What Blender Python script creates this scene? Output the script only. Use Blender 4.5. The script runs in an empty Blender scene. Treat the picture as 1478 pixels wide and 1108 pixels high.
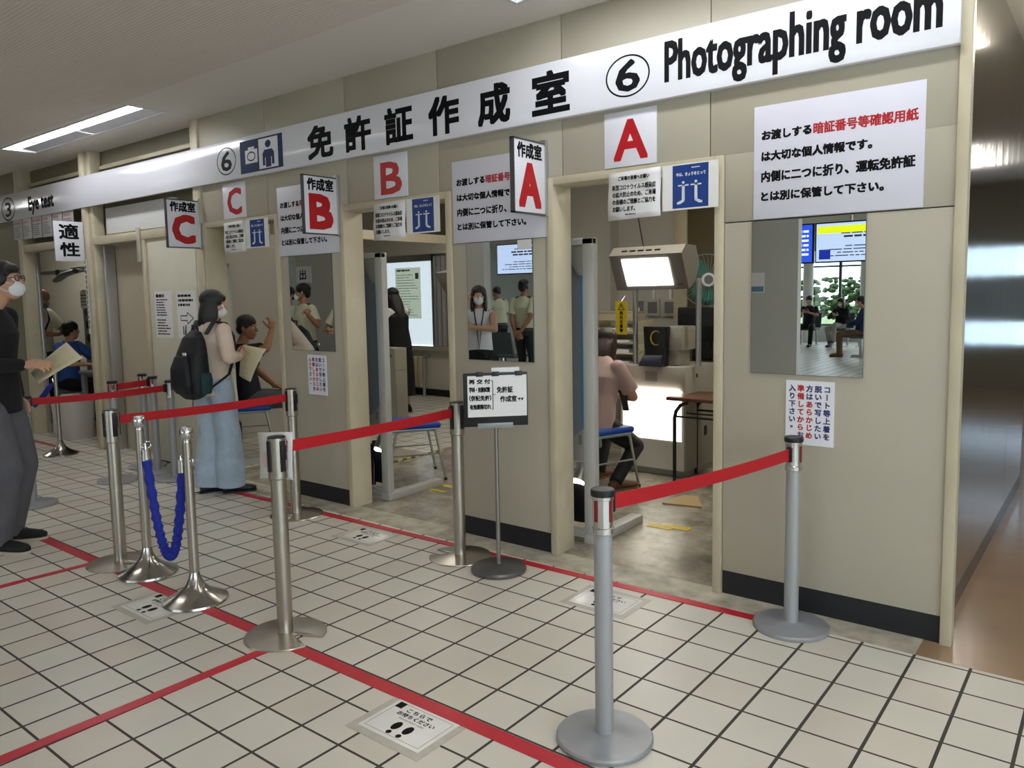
import bpy, bmesh, math, random
from mathutils import Vector, Matrix
import numpy as np

random.seed(7)
S = bpy.context.scene
COL = S.collection
R_ = math.radians
PI = math.pi

# ------------------------------------------------------------------ camera, world, exposure
cam_d = bpy.data.cameras.new('camera')
cam = bpy.data.objects.new('camera', cam_d)
COL.objects.link(cam)
S.camera = cam
cam_d.sensor_fit = 'HORIZONTAL'
cam_d.sensor_width = 36.0
cam_d.lens = 1122.31 / 1478 * 36.0
cam_d.shift_x = 0.0
cam_d.shift_y = (532.83 - 554.0) / 1478
cam_d.clip_start = 0.05
cam_d.clip_end = 200
cx_ = Vector((0.78620, 0.61762, -0.01849))
fw_ = Vector((-0.61703, 0.78112, -0.09551)).normalized()
rt_ = (cx_ - fw_ * cx_.dot(fw_)).normalized()
up_ = rt_.cross(fw_)
cam.matrix_world = Matrix(((rt_.x, up_.x, -fw_.x, 2.8163), (rt_.y, up_.y, -fw_.y, -2.3729), (rt_.z, up_.z, -fw_.z, 1.4957), (0, 0, 0, 1)))

W = bpy.data.worlds.new('sky')
S.world = W
W.use_nodes = True
bgn = W.node_tree.nodes['Background']
bgn.inputs[0].default_value = (0.80, 0.92, 1.0, 1)
bgn.inputs[1].default_value = 3.4
S.view_settings.view_transform = 'Standard'
S.view_settings.look = 'None'
S.view_settings.gamma = 1.0
S.view_settings.use_curve_mapping = False
S.view_settings.exposure = 0.62
S.cycles.max_bounces = 9
S.cycles.diffuse_bounces = 5
S.cycles.glossy_bounces = 5
S.cycles.transparent_max_bounces = 8
S.cycles.use_denoising = True
S.cycles.sample_clamp_indirect = 6.0
LAMP = 11.0          # strength of the hall's fluorescent tubes
ROOM_LAMP = 14.0


def portal(loc, rot, sx, sy):
    d = bpy.data.lights.new('window_daylight', 'AREA')
    d.shape = 'RECTANGLE'
    d.size, d.size_y = sx, sy
    d.cycles.is_portal = True
    o = bpy.data.objects.new('window_daylight', d)
    COL.objects.link(o)
    o.location = loc
    o.rotation_euler = rot


# ------------------------------------------------------------------ materials
def lin(h):
    v = [int(h[i:i + 2], 16) / 255 for i in (0, 2, 4)]
    return tuple(x / 12.92 if x <= .04045 else ((x + .055) / 1.055) ** 2.4 for x in v) + (1,)


_M = {}


def mat(name, hexc='808080', rough=.5, metal=0., var=0., vscale=4., bump=0., bscale=40., emit=0., spec=None, alpha=None, stretch=None, coat=0):
    if name in _M:
        return _M[name]
    m = bpy.data.materials.new(name)
    m.use_nodes = True
    nt = m.node_tree
    b = nt.nodes['Principled BSDF']
    c = lin(hexc)
    b.inputs['Base Color'].default_value = c
    b.inputs['Roughness'].default_value = rough
    b.inputs['Metallic'].default_value = metal
    if spec is not None:
        b.inputs['Specular IOR Level'].default_value = spec
    if coat:
        b.inputs['Coat Weight'].default_value = coat
        b.inputs['Coat Roughness'].default_value = .08
    if emit:
        b.inputs['Emission Color'].default_value = c
        b.inputs['Emission Strength'].default_value = emit
    if alpha is not None:
        b.inputs['Alpha'].default_value = alpha
    tc = nt.nodes.new('ShaderNodeTexCoord')
    mp = nt.nodes.new('ShaderNodeMapping')
    nt.links.new(tc.outputs['Object'], mp.inputs[0])
    if stretch:
        mp.inputs['Scale'].default_value = stretch
    if var:
        n = nt.nodes.new('ShaderNodeTexNoise')
        n.inputs['Scale'].default_value = vscale
        n.inputs['Detail'].default_value = 5
        nt.links.new(mp.outputs[0], n.inputs['Vector'])
        rp = nt.nodes.new('ShaderNodeMapRange')
        rp.inputs[1].default_value, rp.inputs[2].default_value = .3, .7
        rp.inputs[3].default_value, rp.inputs[4].default_value = 1 - var, 1 + var * .4
        nt.links.new(n.outputs[0], rp.inputs[0])
        hs = nt.nodes.new('ShaderNodeHueSaturation')
        hs.inputs['Color'].default_value = c
        nt.links.new(rp.outputs[0], hs.inputs['Value'])
        nt.links.new(hs.outputs[0], b.inputs['Base Color'])
    if bump:
        n2 = nt.nodes.new('ShaderNodeTexNoise')
        n2.inputs['Scale'].default_value = bscale
        n2.inputs['Detail'].default_value = 3
        nt.links.new(mp.outputs[0], n2.inputs['Vector'])
        bp = nt.nodes.new('ShaderNodeBump')
        bp.inputs['Strength'].default_value = bump
        bp.inputs['Distance'].default_value = .01
        nt.links.new(n2.outputs[0], bp.inputs['Height'])
        nt.links.new(bp.outputs[0], b.inputs['Normal'])
    _M[name] = m
    return m


def nodes_of(m):
    return m.node_tree, m.node_tree.nodes['Principled BSDF']


WALL = mat('beige_wall', 'b3ad9c', .42, var=.06, vscale=1.3, bump=.04, bscale=160)
CREAM = mat('cream_frame', 'c4bba1', .4, var=.12, vscale=5)
DARKBASE = mat('black_skirting', '17191f', .45)
CEIL = mat('ceiling_board', 'e2ddd7', .85, bump=.12, bscale=220)
WHITE = mat('white_board', 'e8e9f0', .28)
PAPER = mat('paper', 'e6e5e6', .6)
LAMIN = mat('laminated_paper', 'e9e9e6', .2, var=.05, vscale=12)
KRAFT = mat('manila_paper', 'd9cfae', .6)
INK = mat('black_ink', '0c0d12', .6, spec=.15)
RED = mat('red_ink', 'b3121c', .45)
NAVY = mat('navy_ink', '172a5c', .55, spec=.2)
GREYINK = mat('grey_print', '74757a', .6)
SS = mat('brushed_steel', 'b7b2a8', .3, 1., var=.12, vscale=30, stretch=(40, 40, .6))
CHROME = mat('chrome', 'd0d0d2', .12, 1.)
GREYP = mat('grey_lacquer', 'a3a6a9', .42, .35)
BLACKP = mat('black_plastic', '101116', .4)
BELT = mat('red_webbing', 'b30718', .6, bump=.1, bscale=300)
BLUEROPE = mat('blue_braid', '10289c', .7, bump=.4, bscale=120)
TAPE = mat('red_floor_tape', 'c41f33', .35, var=.12, vscale=9)
SKIN = mat('skin', 'c99c82', .55, spec=.35)
SKIN2 = mat('tanned_skin', 'b07f62', .55, spec=.35)
HAIR = mat('black_hair', '131214', .38, bump=.5, bscale=60, stretch=(5, 5, .6))
HAIRB = mat('brown_hair', '33211c', .4, bump=.5, bscale=60, stretch=(5, 5, .6))
MASKW = mat('white_mask', 'e6e9ec', .8)
EQUIP = mat('grey_enamel', 'b5b2a7', .45)
EQUIPD = mat('dark_grey_enamel', '6d7075', .45)
MIRROR = mat('mirror_silver', 'd6dbdb', .0, 1.)
GREYWALL = mat('grey_wall', 'bdbcb4', .55, var=.04, vscale=1)
ALU = mat('aluminium', 'c2c4c6', .3, .9)
LAMPM = mat('tube_light', 'ffffff', .5, emit=LAMP)
ROOMM = mat('room_light', 'fff6e6', .5, emit=ROOM_LAMP)

# floor tiles on a 20 cm grid with dark joints
TILE = mat('glazed_tile', 'd3cfc3', .22)
nt, b = nodes_of(TILE)
geo = nt.nodes.new('ShaderNodeNewGeometry')
sep = nt.nodes.new('ShaderNodeSeparateXYZ')
nt.links.new(geo.outputs['Position'], sep.inputs[0])


def mth(op, a, b_=None, c=None):
    n = nt.nodes.new('ShaderNodeMath')
    n.operation = op
    for i, v in enumerate((a, b_, c)):
        if v is None:
            continue
        if isinstance(v, (int, float)):
            n.inputs[i].default_value = v
        else:
            nt.links.new(v, n.inputs[i])
    return n.outputs[0]


def joint(axis_out, w, off=0.0):
    d = mth('MULTIPLY', mth('ADD', axis_out, off), 5.0)
    fr = mth('ABSOLUTE', mth('SUBTRACT', mth('FRACT', mth('ADD', d, .5)), .5))
    return mth('LESS_THAN', fr, w * 5.0 / 2), mth('FLOOR', d)


jx, ix = joint(sep.outputs[0], .0115)
jy, iy = joint(sep.outputs[1], .0095)
jm = mth('MAXIMUM', jx, jy)
cmb = nt.nodes.new('ShaderNodeCombineXYZ')
nt.links.new(ix, cmb.inputs[0])
nt.links.new(iy, cmb.inputs[1])
wn = nt.nodes.new('ShaderNodeTexWhiteNoise')
nt.links.new(cmb.outputs[0], wn.inputs['Vector'])
ramp = nt.nodes.new('ShaderNodeValToRGB')
ramp.color_ramp.elements[0].color = lin('d8d2c4')
ramp.color_ramp.elements[1].color = lin('dddace')
e = ramp.color_ramp.elements.new(.12)
e.color = lin('d6cec2')
e = ramp.color_ramp.elements.new(.3)
e.color = lin('dad6ca')
nt.links.new(wn.outputs['Value'], ramp.inputs[0])
dn = nt.nodes.new('ShaderNodeTexNoise')
dn.inputs['Scale'].default_value = 3.0
dn.inputs['Detail'].default_value = 6
nt.links.new(geo.outputs['Position'], dn.inputs['Vector'])
mixd = nt.nodes.new('ShaderNodeMix')
mixd.data_type = 'RGBA'
mixd.blend_type = 'MULTIPLY'
mixd.inputs[0].default_value = .16
nt.links.new(ramp.outputs[0], mixd.inputs[6])
nt.links.new(dn.outputs[0], mixd.inputs[7])
mixj = nt.nodes.new('ShaderNodeMix')
mixj.data_type = 'RGBA'
nt.links.new(jm, mixj.inputs[0])
nt.links.new(mixd.outputs[2], mixj.inputs[6])
mixj.inputs[7].default_value = lin('3f3c38')
nt.links.new(mixj.outputs[2], b.inputs['Base Color'])
rr = nt.nodes.new('ShaderNodeMapRange')
rr.inputs[3].default_value, rr.inputs[4].default_value = .24, .42
nt.links.new(dn.outputs[0], rr.inputs[0])
nt.links.new(mth('MAXIMUM', rr.outputs[0], mth('MULTIPLY', jm, .8)), b.inputs['Roughness'])
bp = nt.nodes.new('ShaderNodeBump')
bp.inputs['Strength'].default_value = .35
bp.inputs['Distance'].default_value = .003
nt.links.new(mth('SUBTRACT', 1.0, jm), bp.inputs['Height'])
nt.links.new(bp.outputs[0], b.inputs['Normal'])

# worn vinyl inside the booths
VINYL = mat('worn_vinyl', 'b1aa99', .2)
nt, b = nodes_of(VINYL)
geo = nt.nodes.new('ShaderNodeNewGeometry')
n1 = nt.nodes.new('ShaderNodeTexNoise')
n1.inputs['Scale'].default_value = 2.2
n1.inputs['Detail'].default_value = 12
n1.inputs['Roughness'].default_value = .75
nt.links.new(geo.outputs['Position'], n1.inputs['Vector'])
rp = nt.nodes.new('ShaderNodeValToRGB')
for p, c in ((.34, '5c5447'), (.46, '8f887a'), (.56, 'b4ad9d'), (.75, 'c4bfb0')):
    e = rp.color_ramp.elements.new(p)
    e.color = lin(c)
rp.color_ramp.elements.remove(rp.color_ramp.elements[0])
rp.color_ramp.elements.remove(rp.color_ramp.elements[-1])
nt.links.new(n1.outputs[0], rp.inputs[0])
nt.links.new(rp.outputs[0], b.inputs['Base Color'])
mr = nt.nodes.new('ShaderNodeMapRange')
mr.inputs[3].default_value, mr.inputs[4].default_value = .38, .12
nt.links.new(n1.outputs[0], mr.inputs[0])
nt.links.new(mr.outputs[0], b.inputs['Roughness'])

SILL = mat('dirty_terrazzo', 'b9b3a2', .5, var=.45, vscale=9)
CORR = mat('brown_lino', '9c8268', .16, var=.12, vscale=2.5, bump=.05, bscale=3)

# ribbed acoustic ceiling
RIB = mat('ribbed_ceiling', 'dcd5ce', .85)
nt, b = nodes_of(RIB)
geo = nt.nodes.new('ShaderNodeNewGeometry')
wv = nt.nodes.new('ShaderNodeTexWave')
wv.bands_direction = 'Y'
wv.inputs['Scale'].default_value = 13.0
wv.inputs['Distortion'].default_value = .1
nt.links.new(geo.outputs['Position'], wv.inputs['Vector'])
bp = nt.nodes.new('ShaderNodeBump')
bp.inputs['Strength'].default_value = .3
bp.inputs['Distance'].default_value = .008
nt.links.new(wv.outputs['Fac'], bp.inputs['Height'])
nt.links.new(bp.outputs[0], b.inputs['Normal'])

# stainless corridor cladding with shallow waves
STEELW = mat('steel_cladding', 'b9b6ae', .13, 1.)
nt, b = nodes_of(STEELW)
tc = nt.nodes.new('ShaderNodeTexCoord')
mp = nt.nodes.new('ShaderNodeMapping')
mp.inputs['Scale'].default_value = (1, 1.2, .35)
nt.links.new(tc.outputs['Object'], mp.inputs[0])
n1 = nt.nodes.new('ShaderNodeTexNoise')
n1.inputs['Scale'].default_value = 3.0
n1.inputs['Detail'].default_value = 2
nt.links.new(mp.outputs[0], n1.inputs['Vector'])
bp = nt.nodes.new('ShaderNodeBump')
bp.inputs['Strength'].default_value = .2
bp.inputs['Distance'].default_value = .02
nt.links.new(n1.outputs[0], bp.inputs['Height'])
nt.links.new(bp.outputs[0], b.inputs['Normal'])

# window glass: clear with a light reflection
GLASS = bpy.data.materials.new('window_glass')
GLASS.use_nodes = True
nt = GLASS.node_tree
for n in list(nt.nodes):
    if n.type != 'OUTPUT_MATERIAL':
        nt.nodes.remove(n)
out = nt.nodes['Material Output']
tr = nt.nodes.new('ShaderNodeBsdfTransparent')
gl = nt.nodes.new('ShaderNodeBsdfGlossy')
gl.inputs['Roughness'].default_value = .02
mx = nt.nodes.new('ShaderNodeMixShader')
mx.inputs[0].default_value = .08
nt.links.new(tr.outputs[0], mx.inputs[1])
nt.links.new(gl.outputs[0], mx.inputs[2])
nt.links.new(mx.outputs[0], out.inputs[0])
TINT = GLASS.copy()
TINT.name = 'tinted_glass'
TINT.node_tree.nodes['Transparent BSDF'].inputs[0].default_value = (.58, .64, .70, 1)



# ------------------------------------------------------------------ geometry helpers
def frame_from(d, hint=None):
    d = Vector(d).normalized()
    h = Vector(hint) if hint is not None else (Vector((0, 0, 1)) if abs(d.z) < .9 else Vector((1, 0, 0)))
    x = h.cross(d)
    if x.length < 1e-6:
        x = Vector((1, 0, 0)).cross(d)
    x.normalize()
    y = d.cross(x)
    return x, y, d


_G = {}


def glyphs(s):
    if s in _G:
        return _G[s]
    c = bpy.data.curves.new('t', 'FONT')
    c.body = s
    c.size = 1
    c.resolution_u = 2
    o = bpy.data.objects.new('t', c)
    COL.objects.link(o)
    bpy.context.view_layer.update()
    me = bpy.data.meshes.new_from_object(o.evaluated_get(bpy.context.evaluated_depsgraph_get()))
    v = [(p.co.x, p.co.y) for p in me.vertices]
    f = [tuple(p.vertices) for p in me.polygons]
    bpy.data.objects.remove(o)
    bpy.data.curves.remove(c)
    bpy.data.meshes.remove(me)
    xs = [p[0] for p in v] or [0, 1]
    ys = [p[1] for p in v] or [0, 1]
    _G[s] = (v, f, (min(xs), max(xs), min(ys), max(ys)))
    return _G[s]


class Fr:
    """a plane to write on: origin, right, up"""
    def __init__(s, o, u, v):
        s.o, s.u, s.v = Vector(o), Vector(u), Vector(v)
        s.n = s.u.cross(s.v).normalized()

    def p(s, a, b, h=0.0):
        return s.o + s.u * a + s.v * b + s.n * h


def wall_at(y):
    return Fr((0, y, 0), (1, 0, 0), (0, 0, 1))


class MB:
    def __init__(s):
        s.bm = bmesh.new()
        s.mi = 0

    def _new(s, faces):
        for f in faces:
            f.material_index = s.mi
        return faces

    def verts(s, pts):
        return [s.bm.verts.new(p) for p in pts]

    def face(s, vs):
        try:
            f = s.bm.faces.new(vs)
            f.material_index = s.mi
            return f
        except ValueError:
            return None

    def hexa(s, p, bev=0.0, seg=2):
        """p: 8 corners, bottom ring then top ring"""
        v = s.verts(p)
        fs = [s.face([v[i] for i in q]) for q in ((3, 2, 1, 0), (4, 5, 6, 7), (0, 1, 5, 4), (1, 2, 6, 5), (2, 3, 7, 6), (3, 0, 4, 7))]
        if bev > 0:
            ed = list({e for f in fs if f for e in f.edges})
            r = bmesh.ops.bevel(s.bm, geom=ed, offset=bev, segments=seg, affect='EDGES', profile=.5)
            for f in r['faces']:
                f.material_index = s.mi
        return s

    def box(s, x0, x1, y0, y1, z0, z1, bev=0.0, seg=2):
        return s.hexa([(x0, y0, z0), (x1, y0, z0), (x1, y1, z0), (x0, y1, z0), (x0, y0, z1), (x1, y0, z1), (x1, y1, z1), (x0, y1, z1)], bev, seg)

    def obox(s, c, ux, uy, uz, bev=0.0, seg=2):
        c, ux, uy, uz = map(Vector, (c, ux, uy, uz))
        return s.hexa([c - ux - uy - uz, c + ux - uy - uz, c + ux + uy - uz, c - ux + uy - uz, c - ux - uy + uz, c + ux - uy + uz, c + ux + uy + uz, c - ux + uy + uz], bev, seg)

    def slab(s, fr, a0, a1, b0, b1, t, h=0.0, bev=0.0):
        """a plate on a plane: between a0..a1, b0..b1, from h to h+t off the plane"""
        q = [fr.p(a0, b0, h), fr.p(a1, b0, h), fr.p(a1, b1, h), fr.p(a0, b1, h), fr.p(a0, b0, h + t), fr.p(a1, b0, h + t), fr.p(a1, b1, h + t), fr.p(a0, b1, h + t)]
        return s.hexa(q, bev)

    def poly(s, pts, fr, h0, h1):
        """a prism: outline in plane coordinates, between two heights"""
        a = s.verts([fr.p(x, y, h0) for x, y in pts])
        c = s.verts([fr.p(x, y, h1) for x, y in pts])
        n = len(pts)
        s.face(c)
        s.face(a[::-1])
        for i in range(n):
            s.face([a[i], a[(i + 1) % n], c[(i + 1) % n], c[i]])
        return s

    def ring(s, c, x, y, rx, ry, n):
        return s.verts([c + x * (rx * math.cos(2 * PI * i / n)) + y * (ry * math.sin(2 * PI * i / n)) for i in range(n)])

    def skin(s, rings, cap=True, closed=False):
        for a, b in zip(rings, rings[1:] + ([rings[0]] if closed else [])):
            n = len(a)
            for i in range(n):
                s.face([a[i], a[(i + 1) % n], b[(i + 1) % n], b[i]])
        if cap and not closed:
            s.face(rings[0][::-1])
            s.face(rings[-1])
        return s

    def cyl(s, p0, p1, r0, r1=None, n=24):
        p0, p1 = Vector(p0), Vector(p1)
        x, y, d = frame_from(p1 - p0)
        r1 = r0 if r1 is None else r1
        return s.skin([s.ring(p0, x, y, r0, r0, n), s.ring(p1, x, y, r1, r1, n)])

    def lathe(s, prof, c=(0, 0, 0), n=40):
        c = Vector(c)
        X, Y = Vector((1, 0, 0)), Vector((0, 1, 0))
        return s.skin([s.ring(c + Vector((0, 0, z)), X, Y, max(r, 1e-4), max(r, 1e-4), n) for r, z in prof])

    def tube(s, pts, r, n=10, cap=True, closed=False):
        pts = [Vector(p) for p in pts]
        rad = r if isinstance(r, (list, tuple)) else [r] * len(pts)
        rings = []
        prev = None
        for i, p in enumerate(pts):
            if closed:
                d = pts[(i + 1) % len(pts)] - pts[i - 1]
            else:
                d = pts[min(i + 1, len(pts) - 1)] - pts[max(i - 1, 0)]
            if prev is None:
                x, y, d = frame_from(d)
            else:
                d = d.normalized()
                x = (prev - d * prev.dot(d))
                x = x.normalized() if x.length > 1e-6 else frame_from(d)[0]
                y = d.cross(x)
            prev = x
            rings.append(s.ring(p, x, y, rad[i], rad[i], n))
        return s.skin(rings, cap, closed)

    def ball(s, c, r, sub=3, rot=None):
        """ellipsoid"""
        r = (r, r, r) if isinstance(r, (int, float)) else r
        M = Matrix.Translation(Vector(c)) @ (rot.to_4x4() if rot is not None else Matrix.Identity(4)) @ Matrix.Diagonal((*r, 1))
        g = bmesh.ops.create_icosphere(s.bm, subdivisions=sub, radius=1.0, matrix=M)
        fs = {f for v in g['verts'] for f in v.link_faces}
        s._new(fs)
        return s

    def cone(s, p0, p1, r0, r1, n=14):
        """limb piece: tapered tube with rounded ends"""
        p0, p1 = Vector(p0), Vector(p1)
        s.cyl(p0, p1, r0, r1, n)
        s.ball(p0, r0, 2)
        s.ball(p1, r1, 2)
        return s

    def limb(s, pts, rad):
        for i in range(len(pts) - 1):
            s.cone(pts[i], pts[i + 1], rad[i], rad[i + 1])
        return s

    def loft(s, secs, right, n=24):
        """secs: (centre, half width along right, half depth, squareness)"""
        right = Vector(right)
        rings = []
        for i, q in enumerate(secs):
            c = Vector(q[0])
            a = Vector(secs[max(i - 1, 0)][0])
            d = (Vector(secs[min(i + 1, len(secs) - 1)][0]) - a).normalized()
            x = (right - d * right.dot(d)).normalized()
            y = d.cross(x)
            e = q[3] if len(q) > 3 else 1.0
            vs = []
            for k in range(n):
                t = 2 * PI * k / n
                ct, st = math.cos(t), math.sin(t)
                vs.append(c + x * (q[1] * math.copysign(abs(ct) ** e, ct)) + y * (q[2] * math.copysign(abs(st) ** e, st)))
            rings.append(s.verts(vs))
        return s.skin(rings)

    def _stamp(s, v, f, fn, fr, h, bold):
        offs = [(0, 0)]
        if bold:
            offs += [(bold * i, bold * j) for i in (-1, 0, 1) for j in (-1, 0, 1) if i or j]
            if bold > .009:
                offs += [(bold * i, bold * j) for i in (-1, -.5, .5, 1) for j in (-.5, .5)]
        for j, (dx, dy) in enumerate(offs):
            vs = [s.bm.verts.new(fr.p(*(lambda q: (q[0] + dx, q[1] + dy))(fn(p)), h + j * 2e-5)) for p in v]
            for q in f:
                s.face([vs[i] for i in q])

    def text(s, t, fr, rect, h=.0006, bold=0.0):
        """writing fitted into a rectangle a0,a1,b0,b1 of the plane"""
        v, f, bb = glyphs(t)
        a0, a1, b0, b1 = rect
        a0, a1, b0, b1 = a0 + bold, a1 - bold, b0 + bold, b1 - bold
        sx = (a1 - a0) / max(bb[1] - bb[0], 1e-6)
        sy = (b1 - b0) / max(bb[3] - bb[2], 1e-6)
        s._stamp(v, f, lambda p: (a0 + (p[0] - bb[0]) * sx, b0 + (p[1] - bb[2]) * sy), fr, h, bold)
        return s

    def para(s, lines, fr, rect, h=.0006, bold=0.0, fill=.78):
        """lines of writing of one size, left aligned in a rectangle"""
        a0, a1, b0, b1 = rect
        wmax = max(glyphs(t)[2][1] for t in lines if t)
        sx = (a1 - a0) / wmax
        pitch = (b1 - b0) / len(lines)
        sy = pitch * fill
        for i, t in enumerate(lines):
            if not t:
                continue
            v, f, bb = glyphs(t)
            base = b1 - (i + 1) * pitch + pitch * (1 - fill) * .5 + .1 * sy
            s._stamp(v, f, lambda p: (a0 + p[0] * sx, base + p[1] * sy), fr, h, bold)
        return s

    def column(s, t, fr, a, top, size, h=.0006, bold=0.0):
        """a column of vertical writing centred at a"""
        for i, ch in enumerate(t):
            v, f, bb = glyphs(ch)
            cy = top - (i + .5) * size
            if ch in 'ー':
                mx, my = (bb[0] + bb[1]) / 2, (bb[2] + bb[3]) / 2
                s._stamp(v, f, lambda p: (a - (p[1] - my) * size * .9, cy + (p[0] - mx) * size * .9 * -1), fr, h, bold)
            else:
                ox, oy = (.25, .28) if ch in '。、' else (0, 0)
                s._stamp(v, f, lambda p: (a + (p[0] - .5 + ox) * size * .9, cy + (p[1] - .38 + oy) * size * .9), fr, h, bold)
        return s

    def bars(s, fr, rect, n, h=.0006, fill=.45, seed=1, breaks=True):
        """lines of print too small to read"""
        rnd = random.Random(seed)
        a0, a1, b0, b1 = rect
        pitch = (b1 - b0) / n
        for i in range(n):
            bt = b1 - (i + 1) * pitch + pitch * .25
            x = a0
            end = a0 + (a1 - a0) * rnd.uniform(.55, 1.0)
            while x < end - 1e-4:
                w = (a1 - a0) * rnd.uniform(.05, .22) if breaks else end - x
                x2 = min(x + w, end)
                q = s.verts([fr.p(x, bt, h), fr.p(x2, bt, h), fr.p(x2, bt + pitch * fill, h), fr.p(x, bt + pitch * fill, h)])
                s.face(q)
                x = x2 + (a1 - a0) * .025
        return s

    def circle_line(s, fr, ca, cb, ra, rb, w, h=.0006, n=48):
        o = s.verts([fr.p(ca + ra * math.cos(2 * PI * i / n), cb + rb * math.sin(2 * PI * i / n), h) for i in range(n)])
        q = s.verts([fr.p(ca + (ra - w) * math.cos(2 * PI * i / n), cb + (rb - w) * math.sin(2 * PI * i / n), h) for i in range(n)])
        for i in range(n):
            s.face([o[i], o[(i + 1) % n], q[(i + 1) % n], q[i]])
        return s

    def flat(s, fr, pts, h=.0006):
        s.face(s.verts([fr.p(a, c, h) for a, c in pts]))
        return s

    def mesh(s, name, mats, sharp=38):
        bmesh.ops.recalc_face_normals(s.bm, faces=s.bm.faces[:])
        me = bpy.data.meshes.new(name)
        s.bm.to_mesh(me)
        s.bm.free()
        for m in (mats if isinstance(mats, (list, tuple)) else [mats]):
            me.materials.append(m)
        me.shade_smooth()
        if sharp:
            me.set_sharp_from_angle(angle=R_(sharp))
        return me

    def build(s, name, mats, parent=None, label=None, sharp=38):
        return link(name, s.mesh(name, mats, sharp), parent, label)

    def build_soft(s, name, mats, parent=None, voxel=.007, smooth=3, label=None, factor=.5):
        """merge everything into one continuous surface"""
        me = s.mesh(name + '_raw', mats, 0)
        o = bpy.data.objects.new('raw', me)
        COL.objects.link(o)
        m = o.modifiers.new('r', 'REMESH')
        m.mode = 'VOXEL'
        m.voxel_size = voxel
        m.use_smooth_shade = True
        if smooth:
            m2 = o.modifiers.new('s', 'SMOOTH')
            m2.factor = factor
            m2.iterations = smooth
        bpy.context.view_layer.update()
        me2 = bpy.data.meshes.new_from_object(o.evaluated_get(bpy.context.evaluated_depsgraph_get()))
        bpy.data.objects.remove(o)
        bpy.data.meshes.remove(me)
        me2.name = name
        me2.materials.clear()
        for q in (mats if isinstance(mats, (list, tuple)) else [mats]):
            me2.materials.append(q)
        me2.shade_smooth()
        return link(name, me2, parent, label)


WM = {}


def link(name, me, parent=None, label=None):
    o = bpy.data.objects.new(name, me)
    COL.objects.link(o)
    if parent is not None:
        o.parent = parent
        if parent.name in WM:
            o.matrix_parent_inverse = WM[parent.name].inverted()
    if label:
        o['label'] = label
    return o


def thing(name, label, cat, loc=(0, 0, 0), rz=0.0, group=None, local=False):
    """an Empty at the thing's base; its parts are given in room coordinates (local=False) or in its own (local=True)"""
    o = bpy.data.objects.new(name, None)
    COL.objects.link(o)
    o.empty_display_size = .1
    o.location = loc
    o.rotation_euler = (0, 0, rz)
    if not local:
        WM[o.name] = Matrix.Translation(Vector(loc)) @ Matrix.Rotation(rz, 4, 'Z')
    o['label'] = label
    o['category'] = cat
    if group:
        o['group'] = group
    return o


def tag(o, label, cat, group=None, kind=None):
    o['label'] = label
    o['category'] = cat
    if group:
        o['group'] = group
    if kind:
        o['kind'] = kind
    return o


def struct(o):
    o['kind'] = 'structure'
    return o


def dup(root, loc, rz, label, group=None):
    r = root.copy()
    COL.objects.link(r)
    r.location = loc
    r.rotation_euler = (0, 0, rz)
    r['label'] = label
    if group:
        r['group'] = group
    for ch in list(root.children):
        c = ch.copy()
        COL.objects.link(c)
        c.parent = r
        for g in list(ch.children):
            d = g.copy()
            COL.objects.link(d)
            d.parent = c
    return r


# ------------------------------------------------------------------ the hall
WY = 1.195           # face of the booth wall
HC = 2.98            # ceiling height


def shell(name, boxes, m, bev=0.0):
    k = MB()
    for q in boxes:
        k.box(*q, bev)
    return struct(k.build(name, m))


shell('floor', [(-13, 6.6, -18.2, 1.03, -.12, 0), (-13, -3.3, 1.03, 2.9, -.12, 0), (-8.5, -2.4, 2.9, 6.1, -.12, 0)], TILE)
shell('floor_booth', [(-3.3, 2.2, 1.24, 2.9, -.12, 0), (-2.4, 2.2, 2.9, 4.4, -.12, 0), (-2.4, 1.7, 4.4, 6.1, -.12, 0)], VINYL)
shell('floor_corridor', [(2.2, 6.6, 1.03, 11.2, -.12, .001), (1.7, 2.2, 4.4, 11.2, -.12, .001)], CORR)
shell('trim_1', [(-3.3, 2.2, 1.03, 1.24, -.12, .002)], SILL)
# ceiling with open slots for the lamps by the booth wall
shell('ceiling', [(-13, 6.6, -18.2, .54, HC, HC + .1)], RIB)
LX = [(-11.7, -9.2), (-5.72, -3.2), (.30, 2.82)]
slots = [(-13, 6.6, .54, .605, HC, HC + .1), (-13, 6.6, .905, 11.2, HC, HC + .1)]
x = -13
for a, b_ in LX:
    slots.append((x, a, .605, .905, HC, HC + .1))
    x = b_
slots.append((x, 6.6, .605, .905, HC, HC + .1))
shell('ceiling', slots, CEIL)

# booth wall: solid panels, joints between them cut as narrow gaps over a dark core
J = .0025


def panels(x0, x1, z0, z1, seams=(), y0=WY, y1=WY + .035, zs=()):
    xs = [x0] + sorted(seams) + [x1]
    zz = [z0] + sorted(zs) + [z1]
    out_ = []
    for i in range(len(xs) - 1):
        for j in range(len(zz) - 1):
            out_.append((xs[i] + (J if i else 0), xs[i + 1] - (J if i < len(xs) - 2 else 0), y0, y1, zz[j] + (J if j else 0), zz[j + 1] - (J if j < len(zz) - 2 else 0)))
    return out_


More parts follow.
